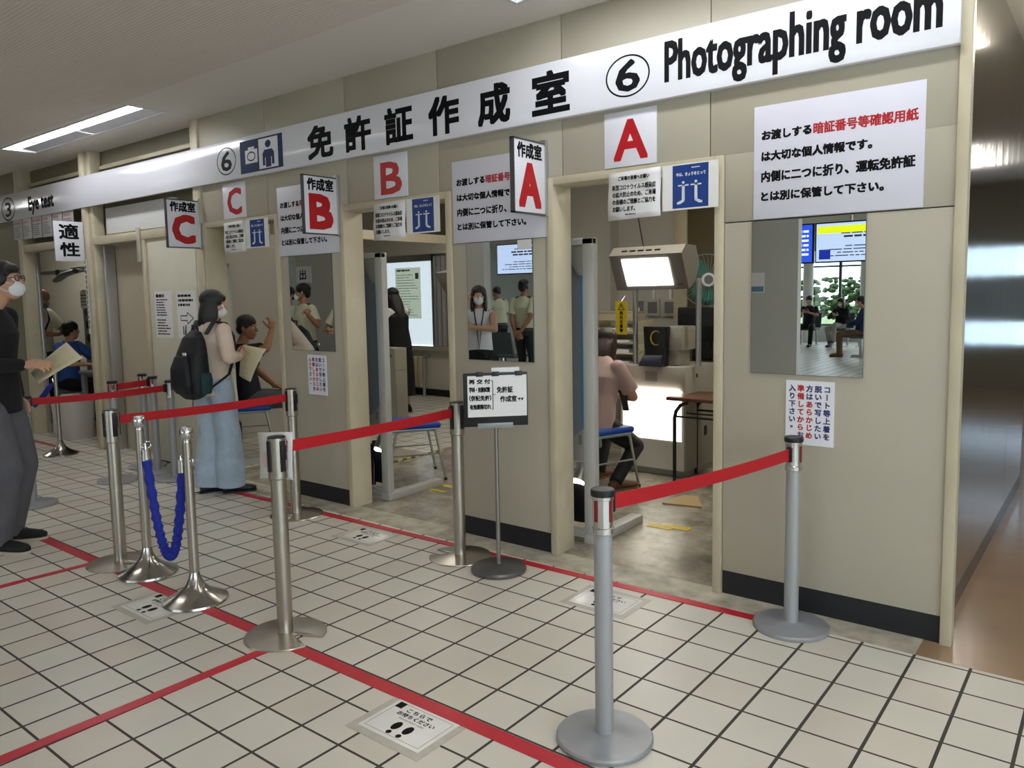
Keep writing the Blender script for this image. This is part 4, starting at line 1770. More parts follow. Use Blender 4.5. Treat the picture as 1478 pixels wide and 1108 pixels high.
k.box(-1.6, .62, 4.02, 4.65, .67, .70, .004)
k.build('tabletop', EQUIP, t)
for x in (-1.55, .57):
    for y in (4.06, 4.6):
        k = MB()
        k.box(x - .02, x + .02, y - .02, y + .02, 0, .67)
        k.build('leg', EQUIPD, t)
t = thing('desk_riser', 'pale low stand carrying the black monitor', 'stand', (-.08, 3.98, .70))
k = MB()
k.box(-.34, .22, 3.99, 4.16, .70, .88, .005)
k.build('stand_body', EQUIP, t)
wl = ['top', 'second', 'third', 'fourth', 'lowest']
for i in range(5):
    t = thing('paper_tray', 'cream document tray left of the yellow sign, %s of the stack' % wl[4 - i], 'tray', (-1.05, 4.3, .70 + i * .105), 0, 'document trays on the work table')
    k = MB()
    z = .701 + i * .105
    k.box(-1.30, -.80, 4.08, 4.45, z, z + .012, .003)
    k.box(-1.30, -1.285, 4.08, 4.45, z + .01, z + .103, .003)
    k.box(-.815, -.80, 4.08, 4.45, z + .01, z + .103, .003)
    k.box(-1.285, -.815, 4.44, 4.45, z + .01, z + .07)
    k.build('shelf', mat('tray_cream', 'c6c0a2', .5), t)
    k = MB()
    k.box(-1.22, -.88, 4.10, 4.42, z + .013, z + .03 + .008 * (i % 3))
    k.build('paper_pile', PAPER, t)
t = thing('carton', 'small cream box lying on top of the document trays', 'box', (-1.1, 4.25, 1.23))
k = MB()
k.box(-1.22, -.86, 4.12, 4.38, 1.231, 1.30, .004)
k.build('box_body', mat('tray_cream', 'c6c0a2', .5), t)
k = MB()
k.box(-1.225, -.855, 4.115, 4.385, 1.297, 1.312, .003)
k.build('lid', mat('carton_lid', 'b3a988', .6), t)
t = thing('printer', 'small white printer on the table between trays and camera', 'printer', (-.62, 4.3, .70))
k = MB()
k.box(-.72, -.43, 4.12, 4.42, .70, .93, .02, 3)
k.build('printer_body', WHITE, t)
k = MB()
k.box(-.70, -.45, 4.11, 4.125, .76, .80)
k.build('slot', BLACKP, t)
# wall fittings
for x, z, lab in ((-.90, 1.30, 'left one of two square sockets on the booth wall under a conduit'), (-.70, 1.30, 'square socket nearer the brown door, under a conduit')):
    pass
t = thing('wall_switch', 'grey wall switch plate beside the white conduit', 'switch', (-1.36, 5.2, 1.2))
k = MB()
k.box(-1.44, -1.32, 5.185, 5.2, 1.22, 1.40, .004)
k.build('plate', EQUIPD, t)
k = MB()
k.box(-1.40, -1.36, 5.18, 5.186, 1.26, 1.33, .002)
k.build('rocker', WHITE, t)
for n_, x in enumerate((-1.19, -.99)):
    t = thing('wall_socket', ('boxed wall socket under the conduit, closer to the switch plate', 'boxed wall socket under the conduit, closer to the brown door')[n_], 'socket', (x, 5.2, 1.2), 0, 'boxed sockets on the booth wall')
    k = MB()
    k.box(x - .075, x + .075, 5.16, 5.2, 1.24, 1.42, .004)
    k.build('socket_box', EQUIP, t)
    k = MB()
    k.box(x - .055, x + .055, 5.155, 5.161, 1.27, 1.39)
    k.build('face_plate', EQUIPD, t)
t = thing('conduit', 'white cable conduit bent over the two boxed sockets', 'conduit', (-1.1, 5.2, 1.4))
k = MB()
k.tube([(-1.19, 5.185, 1.42), (-1.19, 5.185, 1.70), (-.99, 5.185, 1.70), (-.99, 5.185, 1.42)], .016, 10)
k.build('pipe', WHITE, t)
t = thing('wall_thermostat', 'small white control box on the wall under the lamp box', 'control', (-1.5, 5.2, 1.5))
k = MB()
k.box(-1.72, -1.46, 5.17, 5.2, 1.60, 1.74, .006)
k.build('control_case', WHITE, t)
k = MB()
k.box(-1.67, -1.51, 5.165, 5.171, 1.64, 1.70)
k.build('window', EQUIPD, t)
tag((lambda k: (k.tube([(-.72, 4.6, HC), (-.75, 4.4, 2.5), (-.66, 3.9, 2.15), (-.36, 3.45, 1.85)], .005, 8), k.build('cable', BLACKP))[1])(MB()), 'thin black cable coming down to the lamp box', 'cable')

# fan
t = thing('electric_fan', 'turquoise electric fan standing beside the brown door', 'fan', (.02, 4.75, 0))
fc = Vector((-.37, 4.72, 1.60))
TURQ = mat('fan_turquoise', '3f8f86', .3, alpha=.75)
fnn = Vector((.55, -.83, .05)).normalized()
fx, fy, _d = frame_from(fnn)
k = MB()
for j in range(3):
    rows = []
    for i in range(7):
        r = .035 + .19 * i / 6
        a0 = 2 * PI * j / 3 + .5 * i / 6
        half = .58 + .32 * math.sin(PI * i / 6)
        rows.append(k.verts([fc + fx * (r * math.cos(a0 + q)) + fy * (r * math.sin(a0 + q)) + fnn * (.03 * q) for q in (-half, 0, half)]))
    for a, b_ in zip(rows, rows[1:]):
        for q in range(2):
            k.face([a[q], a[q + 1], b_[q + 1], b_[q]])
o = k.build('blade', TURQ, t)
m_ = o.modifiers.new('thickness', 'SOLIDIFY')
m_.thickness = .004
k = MB()
k.tube([fc + fx * (.25 * math.cos(a)) + fy * (.25 * math.sin(a)) for a in [2 * PI * i / 40 for i in range(40)]], .005, 8, closed=True)
for i in range(36):
    a = 2 * PI * i / 36
    d = fx * math.cos(a) + fy * math.sin(a)
    k.tube([fc + d * .06 + fnn * .075, fc + d * .18 + fnn * .065, fc + d * .25], .0016, 5)
k.build('guard', mat('guard_wire', '9fb3ae', .3, .6), t)
k = MB()
k.cyl(fc + fnn * .07, fc + fnn * .085, .065, n=32)
k.build('badge_ring', WHITE, t)
k = MB()
k.cyl(fc + fnn * .085, fc + fnn * .09, .042, n=28)
k.build('badge', EQUIPD, t)
k = MB()
k.cyl(fc - fnn * .02, fc - fnn * .16, .07, .05, 24)
k.cyl((fc.x + .02, fc.y + .05, 0.02), (fc.x + .02, fc.y + .05, 1.5), .018, n=16)
k.lathe([(.17, 0), (.17, .02), (.05, .05), (.02, .06)], (fc.x + .02, fc.y + .05, 0), 36)
k.build('stand', mat('fan_stand', '4f9d92', .4), t)

# brown table
t = thing('side_table', 'brown topped table with black steel legs in front of the camera desk side', 'table', (.5, 3.3, 0))
k = MB()
k.box(.03, 1.2, 3.08, 3.54, .655, .682, .004)
k.build('tabletop', mat('brown_laminate', '6b4632', .35, var=.12, vscale=8, stretch=(1, 8, 1)), t)
for x in (.09, 1.12):
    for y in (3.11, 3.5):
        k = MB()
        sx = 1 if x < .5 else -1
        k.tube([(x, y, .0), (x, y, .52), (x + sx * .012, y, .57), (x + sx * .05, y, .62), (x + sx * .11, y, .645)], .014, 10)
        k.build('leg', BLACKP, t)
k = MB()
for y in (3.11, 3.5):
    k.tube([(.09, y, .53), (1.12, y, .53)], .008, 8)
k.tube([(.09, 3.3, .53), (1.12, 3.3, .53)], .006, 8)
k.build('under_rack', BLACKP, t)

# paper on the floor
t = thing('envelope', 'tan envelope lying on the booth floor below the red belt', 'envelope', (.45, 2.62, 0))
k = MB()
k.hexa([(.30, 2.50, .001), (.57, 2.56, .001), (.43, 2.80, .001), (.33, 2.77, .001), (.30, 2.50, .012), (.57, 2.56, .012), (.43, 2.80, .015), (.33, 2.77, .014)])
k.build('envelope_body', mat('tan_paper', 'b59a6a', .6), t)
tag((lambda k: (k.box(.45, .62, 1.98, 2.06, .0005, .003), k.box(.56, .72, 2.02, 2.10, .0005, .004), k.build('tape_scrap', mat('yellow_tape', 'd8bd2a', .4)))[2])(MB()), 'scraps of yellow tape stuck at the backdrop foot in the doorway with the lit lamp', 'tape')
tag((lambda k: (k.box(-1.40, -1.18, 2.0, 2.05, .0005, .003), k.box(-1.52, -1.22, 1.86, 1.90, .0005, .003), k.build('tape_scrap', mat('yellow_tape', 'd8bd2a', .4)))[2])(MB()), 'yellow tape strips on the floor by the backdrop foot in the middle doorway', 'tape')
# hazard stripe
HZ = mat('hazard_stripe', 'd3b321', .4)
nt, b = nodes_of(HZ)
tc = nt.nodes.new('ShaderNodeTexCoord')
sp = nt.nodes.new('ShaderNodeSeparateXYZ')
nt.links.new(tc.outputs['Object'], sp.inputs[0])
stripe = mth('LESS_THAN', mth('FRACT', mth('MULTIPLY', mth('ADD', sp.outputs[0], sp.outputs[1]), 9.0)), .5)
mx = nt.nodes.new('ShaderNodeMix')
mx.data_type = 'RGBA'
nt.links.new(stripe, mx.inputs[0])
mx.inputs[6].default_value = lin('16150f')
mx.inputs[7].default_value = lin('d3b321')
nt.links.new(mx.outputs[2], b.inputs['Base Color'])
tag((lambda k: (k.box(-2.39, -2.33, 1.6, 3.08, .0005, .003), k.build('hazard_tape', HZ))[1])(MB()), 'black and yellow striped tape on the floor of the middle booth', 'tape')
# back of the second booth
t = thing('radiator', 'cream ribbed radiator under the bright window', 'radiator', (-5.6, 5.9, 0))
for i in range(8):
    k = MB()
    x = -6.10 + i * .085
    k.box(x, x + .07, 5.86, 5.99, .14, .60, .02, 3)
    k.build('rib', mat('radiator_cream', 'bdb394', .45), t)
k = MB()
k.tube([(-5.42, 5.92, 0), (-5.42, 5.92, .58), (-5.30, 5.92, .62)], .025, 10)
k.build('pipe', ALU, t)
t = thing('wall_poster', 'large greenish printed form hanging on the bright window', 'poster', (-5.83, 6.04, 1.16))
k = MB()
fp = mat('form_paper', 'd9dbc4', .6)
nt, b = nodes_of(fp)
tl = nt.nodes.new('ShaderNodeBsdfTranslucent')
tl.inputs[0].default_value = lin('d9dbc4')
mx = nt.nodes.new('ShaderNodeMixShader')
mx.inputs[0].default_value = .6
nt.links.new(b.outputs[0], mx.inputs[1])
nt.links.new(tl.outputs[0], mx.inputs[2])
nt.links.new(mx.outputs[0], nt.nodes['Material Output'].inputs[0])
fr = wall_at(6.05)
k.flat(fr, [(-6.11, 1.16), (-5.56, 1.16), (-5.56, 1.935), (-6.11, 1.935)], 0)
k.build('sheet', fp, t)
fr = wall_at(6.045)
k = MB()
k.bars(fr, (-6.07, -5.60, 1.87, 1.91), 1, fill=.7)
k.bars(fr, (-6.07, -5.60, 1.20, 1.85), 16, fill=.22, seed=9)
k.build('print', mat('form_print', '7d826c', .6), t)
k = MB()
k.flat(fr, [(-5.67, 1.76), (-5.60, 1.76), (-5.60, 1.85), (-5.67, 1.85)])
k.build('photo_box', EQUIPD, t)
t = thing('floor_pole', 'short grey pole with a blue band standing at the far edge of the middle doorway', 'pole', (-1.83, 3.02, 0))
k = MB()
k.lathe([(.05, 0), (.05, .012), (.028, .02), (.028, .50), (.02, .51)], (-2.17, 3.2, 0), 20)
k.build('pole', ALU, t)
k = MB()
k.lathe([(.0295, .38), (.0295, .45)], (-2.17, 3.2, 0), 20)
k.build('band', mat('band_blue', '2a3f96', .4), t)
t = thing('flash_lamp', 'grey lamp box edge showing high beside the curtain in the middle doorway', 'lamp', (-2.2, 3.2, 1.5))
k = MB()
k.hexa([(-2.42, 3.30, 1.43), (-1.72, 3.30, 1.43), (-1.72, 3.55, 1.50), (-2.42, 3.55, 1.50), (-2.52, 3.18, 1.72), (-1.72, 3.18, 1.72), (-1.72, 3.50, 1.79), (-2.42, 3.50, 1.79)], .004)
k.build('housing', mat('lamp_box', '8d8a83', .4, .2), t)
k = MB()
k.cyl((-2.0, 3.45, .0), (-2.0, 3.45, 1.46), .022, n=20)
k.build('post', ALU, t)

# eye test room
t = thing('test_table', 'grey steel framed table with a dark top in the eye test room', 'table', (-6.2, 1.7, 0))
k = MB()
k.box(-6.85, -6.05, 1.62, 2.1, .66, .70, .006)
k.build('tabletop', EQUIPD, t)
for x in (-6.80, -6.12):
    for y in (1.66, 2.05):
        k = MB()
        k.box(x - .03, x + .03, y - .025, y + .025, 0, .66, .004)
        k.build('leg', mat('grey_frame', '8b8f93', .45, .2), t)
k = MB()
k.box(-6.80, -6.12, 1.64, 1.68, .06, .11)
k.box(-6.80, -6.12, 2.03, 2.07, .06, .11)
k.build('stretcher', mat('grey_frame', '8b8f93', .45, .2), t)
t = thing('vision_tester', 'tall dark grey vision testing machine with taped notes', 'machine', (-7.5, 2.2, 0))
k = MB()
k.box(-7.75, -7.35, 2.1, 2.6, .0, 1.66, .01)
k.box(-7.33, -6.95, 2.15, 2.6, .0, 1.55, .01)
k.build('machine_body', mat('machine_grey', '777c80', .45), t)
for i, q in enumerate(((-7.74, -7.50, 1.42, 1.64), (-7.30, -7.10, 1.12, 1.50), (-7.40, -7.06, .78, 1.05))):
    k = MB()
    k.box(q[0], q[1], 2.075, 2.085, q[2], q[3])
    sh = k.build('taped_sheet', PAPER, t)
    k = MB()
    k.bars(wall_at(2.075), (q[0] + .02, q[1] - .02, q[2] + .03, q[3] - .03), 4, seed=i + 20)
    k.build('print', GREYINK, sh)
for z in (1.05, 1.22, 1.38):
    k = MB()
    k.cyl((-7.45, 2.02, z), (-7.45, 2.1, z), .05, n=16)
    k.build('eyepiece', BLACKP, t)
t = thing('arm_lamp', 'grey swing arm lamp over the man in the pale yellow shirt', 'lamp', (-7.4, 2.2, 1.66))
k = MB()
k.tube([(-7.45, 2.2, 1.66), (-7.46, 2.2, 1.85), (-7.55, 2.15, 1.93), (-7.72, 2.08, 1.95), (-7.85, 2.04, 1.94)], .014, 10)
k.build('arm', EQUIPD, t)
k = MB()
k.loft([((-7.74, 2.04, 1.90), .05, .03), ((-7.92, 1.98, 1.86), .07, .03), ((-8.08, 1.95, 1.79), .06, .02), ((-8.12, 1.94, 1.77), .03, .01)], (0, 1, 0), 18)
k.build('lamp_head', EQUIPD, t)
t = thing('white_bin', 'pale rounded bin on the floor of the eye test room', 'bin', (-6.5, 1.35, 0))
k = MB()
k.loft([((-6.42, 1.36, .0), .24, .15, .5), ((-6.42, 1.36, .40), .26, .17, .5), ((-6.42, 1.36, .44), .24, .15, .6), ((-6.42, 1.36, .47), .14, .08, .8)], (1, 0, 0), 28)
k.build('bin_body', mat('bin_white', 'b9b6b0', .5), t)
k = MB()
for i in range(3):
    k.box(-6.58 + i * .10, -6.55 + i * .10, 1.20, 1.215, .06, .36, .004)
k.build('rib', mat('bin_white', 'b9b6b0', .5), t)
t = thing('wall_rail', 'grey rail with hooks on the back wall of the eye test room', 'rail', (-8, 2.84, 1.9))
k = MB()
k.box(-11.5, -7.0, 2.82, 2.85, 1.97, 2.0)
k.build('rail_bar', EQUIPD, t)
k = MB()
for x in (-10.2, -8.9, -7.6):
    k.box(x - .03, x + .03, 2.79, 2.83, 1.90, 2.01)
k.build('hook', BLACKP, t)
# ------------------------------------------------------------------ people
def ik(a, b, l1, l2, pole):
    a, b, pole = Vector(a), Vector(b), Vector(pole)
    d = b - a
    L = min(d.length, (l1 + l2) * .998)
    d.normalize()
    q = (l1 * l1 - l2 * l2 + L * L) / (2 * L)
    h = math.sqrt(max(l1 * l1 - q * q, 0))
    p = pole - d * pole.dot(d)
    p.normalize()
    return a + d * q + p * h, a + d * L


def hand(k, w, d, p, side, curl=.35, spread=1.0):
    w, d, p = Vector(w), Vector(d).normalized(), Vector(p)
    p = (p - d * p.dot(d)).normalized()
    l = d.cross(p) * side
    rot = Matrix((l, d, p)).transposed()
    k.ball(w + d * .048, (.040, .055, .0155), 3, rot)
    k.ball(w + d * .075, (.041, .028, .014), 3, rot)
    k.cone(w - d * .02, w + d * .03, .024, .022)
    for i, (o, L) in enumerate(((.031, .070), (.0105, .079), (-.0105, .073), (-.031, .057))):
        c = w + d * (.096 - .004 * abs(i - 1.2)) + l * o
        dd = (d + l * (o * 2.0 * spread)).normalized()
        a = curl * (.55 + .12 * i)
        pts, rad = [c - dd * .015, c], [.0095, .0092]
        for j, f in enumerate((.45, .31, .24)):
            v = dd * math.cos(a) + p * math.sin(a)
            c = c + v * (L * f)
            pts.append(c)
            rad.append((.0086, .0080, .0070)[j])
            a += curl * (.9 + .1 * i)
        k.limb(pts, rad)
    c = w + d * .022 + l * .028
    v = (l * .72 + d * .66 + p * .28).normalized()
    v2 = (d * .85 + l * .25 + p * (.25 + curl * .4)).normalized()
    k.limb([c, c + v * .042, c + v * .042 + v2 * .032, c + v * .042 + v2 * .056], [.0135, .0110, .0098, .0080])


def person(label, loc, az, H=1.70, P=(0, 0, .94), C=(0, .0, 1.385), head=(0, .03, 1.60), yaw=0., pitch=0., roll=0., R=None, L=None, legR=None, legL=None,
           sw=.165, skin=SKIN, hair='short', hairm=HAIR, mask=None, glasses=False, top=None, topm=None, sleeve='short', hem=.10, bulk=1.0, pants=None, legr=(.088, .066, .056), skirt=None,
           shoe=BLACKP, voxel=.006, sturn=0., seatd=False, extra=None, group=None, curl=(.35, .35)):
    kf = H / 1.72
    t = thing('person', label, 'person', loc, az, group, local=True)
    P, C, hd = Vector(P), Vector(C), Vector(head)
    sr = Vector((math.cos(sturn), math.sin(sturn), 0))
    pr = Vector((1, 0, 0))
    shR, shL = C + sr * sw, C - sr * sw
    up3 = (C - P).normalized()
    N = C + up3 * .085 + Vector((0, .012, 0))
    hm = Matrix.Translation(hd) @ Matrix.Rotation(yaw, 4, 'Z') @ Matrix.Rotation(pitch, 4, 'X') @ Matrix.Rotation(roll, 4, 'Y')
    h3 = hm.to_3x3()

    def hp(x, y, z):
        return hm @ Vector((x, y, z))
    R = R or ((sw + .09, .03, .86), (.3, -1, 0), (0, .1, -1), (-1, 0, 0))
    L = L or ((-sw - .09, .03, .86), (-.3, -1, 0), (0, .1, -1), (1, 0, 0))
    legR = legR or ((.095, -.01, .085), (0, 1, 0), 0.)
    legL = legL or ((-.095, -.01, .085), (0, 1, 0), 0.)
    eR, wR = ik(shR, R[0], .285, .25, R[1])
    eL, wL = ik(shL, L[0], .285, .25, L[1])
    hipR, hipL = P + pr * .088 - up3 * .03, P - pr * .088 - up3 * .03
    kR, aR = ik(hipR, legR[0], .43, .42, legR[1])
    kL, aL = ik(hipL, legL[0], .43, .42, legL[1])
    sc = Matrix.Scale(kf, 4)

    def done(k, name, m, vx, sm=3, lab=None, fac=.5, parent=None):
        bmesh.ops.transform(k.bm, matrix=sc, verts=k.bm.verts[:])
        return k.build_soft(name, m, parent or t, vx, sm, lab, fac)

    def plain(k, name, m, parent=None):
        bmesh.ops.transform(k.bm, matrix=sc, verts=k.bm.verts[:])
        return k.build(name, m, parent or t)

    # body
    k = MB()
    k.ball(hp(0, -.012, .035), (.075, .094, .084), 3, h3)
    k.ball(hp(0, .018, -.028), (.061, .070, .083), 3, h3)
    k.ball(hp(0, .045, -.083), (.036, .036, .032), 3, h3)
    k.cone(hp(0, .086, .006), hp(0, .104, -.026), .008, .0125)
    k.ball(hp(0, .075, .024), (.047, .016, .011), 2, h3)
    k.ball(hp(0, .086, -.060), (.023, .010, .010), 2, h3)
    for s_ in (-1, 1):
        k.ball(hp(s_ * .076, -.006, -.008), (.011, .022, .031), 2, h3)
        k.ball(hp(s_ * .036, .058, -.022), (.025, .024, .026), 2, h3)
    k.limb([N - up3 * .03, hp(0, -.015, -.07)], [.054, .049])
    k.loft([(P - up3 * .08, .13, .095), (P, .15, .105), (P.lerp(C, .45), .128, .09), (P.lerp(C, .8), .15, .105), (C + up3 * .02, .13, .075), (N, .055, .05)], sr.lerp(pr, .5))
    for sh, e_, w_, hh, s_, cu in ((shR, eR, wR, R, 1, curl[0]), (shL, eL, wL, L, -1, curl[1])):
        k.limb([sh, sh.lerp(e_, .35), e_, e_.lerp(w_, .3), w_], [.050, .047, .037, .037, .025])
        hand(k, w_, hh[2], hh[3], s_, cu)
    for hi, kn, an, lg in ((hipR, kR, aR, legR), (hipL, kL, aL, legL)):
        k.limb([hi, kn, kn.lerp(an, .35), an], [.078, .052, .048, .034])
        f = Vector((math.sin(-lg[2]), math.cos(lg[2]), 0))
        k.limb([an - Vector((0, 0, .03)), an + f * .10 - Vector((0, 0, .05))], [.034, .026])
    done(k, 'body', skin, voxel, 2)
    # eyes
    for s_ in (-1, 1):
        k = MB()
        k.ball(hp(s_ * .031, .0775, .002), .0125, 2)
        k.mi = 1
        k.ball(hp(s_ * .031, .0845, .002), (.0062, .0062, .0062), 2)
        plain(k, 'eye', [mat('eye_white', 'e4e0da', .3), mat('iris', '1c1310', .2)])
    # hair
    k = MB()
    k.ball(hp(0, -.014, .050), (.084, .099, .080), 3, h3)
    if hair == 'short':
        for s_ in (-1, 1):
            k.ball(hp(s_ * .064, -.018, .022), (.021, .062, .046), 2, h3)
        k.ball(hp(0, -.064, -.012), (.069, .044, .064), 2, h3)
    elif hair == 'mop':
        for s_ in (-1, 1):
            k.ball(hp(s_ * .066, -.004, .014), (.022, .062, .050), 3, h3)
        k.ball(hp(0, -.064, -.014), (.072, .046, .070), 3, h3)
        k.ball(hp(0, .060, .066), (.062, .036, .032), 3, h3)
    elif hair == 'thin':
        k = MB()
        k.ball(hp(0, -.030, .034), (.081, .092, .076), 3, h3)
        k.ball(hp(0, -.078, -.025), (.055, .028, .045), 2, h3)
    else:
        ln = .135 if hair == 'bob' else .20
        k.ball(hp(0, -.02, .042), (.094, .104, .086), 3, h3)
        for s_ in (-1, 1):
            k.ball(hp(s_ * .078, -.012, .035 - ln * .85), (.026, .070, ln), 3, h3)
        k.ball(hp(0, -.072, .03 - ln * .9), (.088, .042, ln * 1.1), 3, h3)
        k.ball(hp(-.008, .064, .064), (.060, .026, .030), 2, h3)
    done(k, 'hair', hairm, .006, 4)
    if mask:
        k = MB()
        k.ball(hp(0, .062, -.052), (.054, .050, .051), 3, h3)
        mk = plain(k, 'face_mask', mask)
        k = MB()
        for s_ in (-1, 1):
            k.tube([hp(s_ * .050, .075, -.03), hp(s_ * .070, .03, -.005), hp(s_ * .083, -.012, .018), hp(s_ * .085, -.018, -.01), hp(s_ * .068, .03, -.06), hp(s_ * .048, .07, -.075)], .0022, 6)
        plain(k, 'ear_loop', mask, mk)
    if glasses:
        k = MB()
        for s_ in (-1, 1):
            k.tube([hp(s_ * .033 + .024 * math.cos(a), .104 - .008 * abs(math.cos(a)), .003 + .017 * math.sin(a)) for a in [2 * PI * i / 20 for i in range(20)]], .0026, 6, closed=True)
            k.tube([hp(s_ * .057, .096, .006), hp(s_ * .076, .05, .010), hp(s_ * .080, -.015, .006)], .0024, 6)
        k.tube([hp(-.010, .107, .006), hp(0, .110, .009), hp(.010, .107, .006)], .0024, 6)
        plain(k, 'glasses', BLACKP)
    # clothes
    b_ = bulk
    if topm:
        k = MB()
        lowz = P - up3 * hem
        k.loft([(lowz, .166 * b_, .122 * b_), (P, .162 * b_, .120 * b_), (P.lerp(C, .45), .145 * b_, .110 * b_), (P.lerp(C, .78), .166 * b_, .124 * b_), (C - up3 * .01, .160, .096), (C + up3 * .045, .105, .074), (C + up3 * .075, .066, .062)], sr.lerp(pr, .5))
        for sh, e_, w_ in ((shR, eR, wR), (shL, eL, wL)):
            if sleeve == 'long':
                k.limb([sh, sh.lerp(e_, .5), e_, e_.lerp(w_, .5), e_.lerp(w_, .93)], [.063, .060 * b_, .054 * b_, .048 * b_, .040])
            elif sleeve == 'short':
                k.cone(sh, sh.lerp(e_, .35), .064, .062 * b_)
                k.cyl(sh.lerp(e_, .3), sh.lerp(e_, .80), .061 * b_, .064 * b_)
            else:
                k.ball(sh - sr * (.02 if sh is shR else -.02), .058, 2)
        done(k, top or 'shirt', topm, .007, 3)
    if pants:
        k = MB()
        k.loft([(P + up3 * .06, .150, .112), (P, .160, .122), (P - up3 * .09, .155, .115)], pr)
        for hi, kn, an in ((hipR, kR, aR), (hipL, kL, aL)):
            a2 = an + (an - kn).normalized() * .03
            k.limb([hi, hi.lerp(kn, .5), kn], [legr[0], legr[0] * .95, legr[1]])
            k.cone(kn, kn.lerp(a2, .6), legr[1], legr[2] * 1.02)
            k.cyl(kn.lerp(a2, .5), a2, legr[2] * 1.04, legr[2])
        done(k, 'trousers', pants, .007, 3)
    if skirt:
        k = MB()
        k.loft([(P + up3 * .09, .140, .105), (P, .170, .125), (P - up3 * .25, .175, .13), (P - up3 * .50, .165, .125), (P - up3 * .72, .15, .115)], pr)
        done(k, 'skirt', skirt, .008, 3)
    for hi, kn, an, lg in ((hipR, kR, aR, legR), (hipL, kL, aL, legL)):
        f = Vector((math.sin(-lg[2]), math.cos(lg[2]), 0))
        sd = Vector((f.y, -f.x, 0))
        z0 = an.z - .085
        k = MB()
        bc = Vector((an.x, an.y, z0)) + f * .055
        k.loft([(bc - f * .125 + Vector((0, 0, .04)), .022, .026), (bc - f * .10 + Vector((0, 0, .040)), .036, .040), (bc - f * .03 + Vector((0, 0, .042)), .039, .042), (bc + f * .05 + Vector((0, 0, .036)), .046, .034), (bc + f * .115 + Vector((0, 0, .030)), .040, .026), (bc + f * .145 + Vector((0, 0, .026)), .018, .016)], sd, 20)
        k.cone(an - Vector((0, 0, .03)), an - Vector((0, 0, .005)), .042, .040)
        s1 = done(k, 'shoe', shoe[0] if isinstance(shoe, tuple) else shoe, .006, 2)
        k = MB()
        pts = []
        for yy, ww in ((-.125, .028), (-.10, .036), (-.02, .037), (.06, .047), (.12, .041), (.148, .02)):
            pts.append((yy, ww))
        out_ = [(w_, y_) for y_, w_ in pts] + [(-w_, y_) for y_, w_ in reversed(pts)]
        k.poly(out_, Fr(bc + Vector((0, 0, -bc.z + z0)), sd, f), .0, .016)
        plain(k, 'sole', shoe[1] if isinstance(shoe, tuple) else shoe, s1)
    if extra:
        extra(t, kf, hp, dict(C=C, P=P, N=N, shR=shR, shL=shL, eR=eR, wR=wR, eL=eL, wL=wL, sc=sc, plain=plain, done=done, up=up3))
    t.location = loc
    t.rotation_euler = (0, 0, az)
    return t


def local_to_room(loc, az, kf, p):
    return Vector(loc) + Matrix.Rotation(az, 3, 'Z') @ (Vector(p) * kf)


def held_sheet(name, label, cat, corners, lines_, loc, az, kf, m=KRAFT, sag=.012):
    """a sheet of paper held by two people's fingers; corners in the holder's own space: bl, br, tr, tl"""
    c = [local_to_room(loc, az, kf, q) for q in corners]
    t = thing(name, label, cat, (c[0] + c[2]) / 2)
    u, v = (c[1] - c[0]), (c[3] - c[0])
    n_ = u.cross(v).normalized()
    k = MB()
    rows = []
    for i in range(9):
        rows.append(k.verts([c[0].lerp(c[1], j / 8).lerp(c[3].lerp(c[2], j / 8), i / 8) + n_ * (sag * math.sin(PI * i / 8) + .006 * math.sin(3 * j / 8)) for j in range(9)]))
    for a, b_ in zip(rows, rows[1:]):
        for j in range(8):
            k.face([a[j], a[j + 1], b_[j + 1], b_[j]])
    o = k.build('sheet', m, t)
    md = o.modifiers.new('thickness', 'SOLIDIFY')
    md.thickness = .001
    md.offset = 0
    for sgn in (1, -1):
        fr = Fr(c[0], u.normalized(), v.normalized())
        k = MB()
        W_, H_ = u.length, v.length
        k.bars(fr, (W_ * .08, W_ * .92, H_ * .08, H_ * .92), lines_, h=(sag + .008) * 1 if sgn > 0 else -.0012, seed=3 * sgn + 7, fill=.2)
        k.build('print', mat('form_print', '7d826c', .6), t)
    return t


JEANS = mat('pale_denim', 'adc0d2', .8, var=.16, vscale=10, bump=.1, bscale=120)
SHEER = mat('sheer_blouse', 'dac7b7', .75, var=.08, vscale=14)
NAVYPOLO = mat('navy_polo', '151a2a', .8)
BLACKTEE = mat('black_tee', '0f1014', .85)
GREYTR = mat('grey_trousers', '5b5a60', .85, var=.12, vscale=12)
PINK = mat('dusty_pink', 'b9a09a', .8)
BLACKTR = mat('black_trousers', '111217', .8)
UNIF = mat('pale_yellow_shirt', 'd9d8ba', .75)
UNIFP = mat('dark_green_trousers', '222b2a', .8)
WHITEC = mat('white_cloth', 'dcdcde', .75)
SNEAK = (mat('black_sneaker', '121214', .7), mat('pale_sole', 'b9b3a3', .7))

# woman with the backpack
WL, WA, WH = (-2.68, .875, 0), R_(8), 1.575


def bow(t, kf, hp, q):
    k = MB()
    c = q['P'] + Vector((.10, .09, .06))
    k.loft([(c + Vector((0, 0, .04)), .03, .02), (c - Vector((0, -.01, .10)), .025, .012), (c - Vector((0, -.02, .24)), .03, .008)], (1, 0, 0), 14)
    k.loft([(c + Vector((.03, .01, .04)), .03, .02), (c - Vector((-.05, -.01, .12)), .02, .012), (c - Vector((-.05, -.02, .30)), .03, .008)], (1, 0, 0), 14)
    q['plain'](k, 'tie_ends', mat('cream_tie', 'd8ccba', .8))


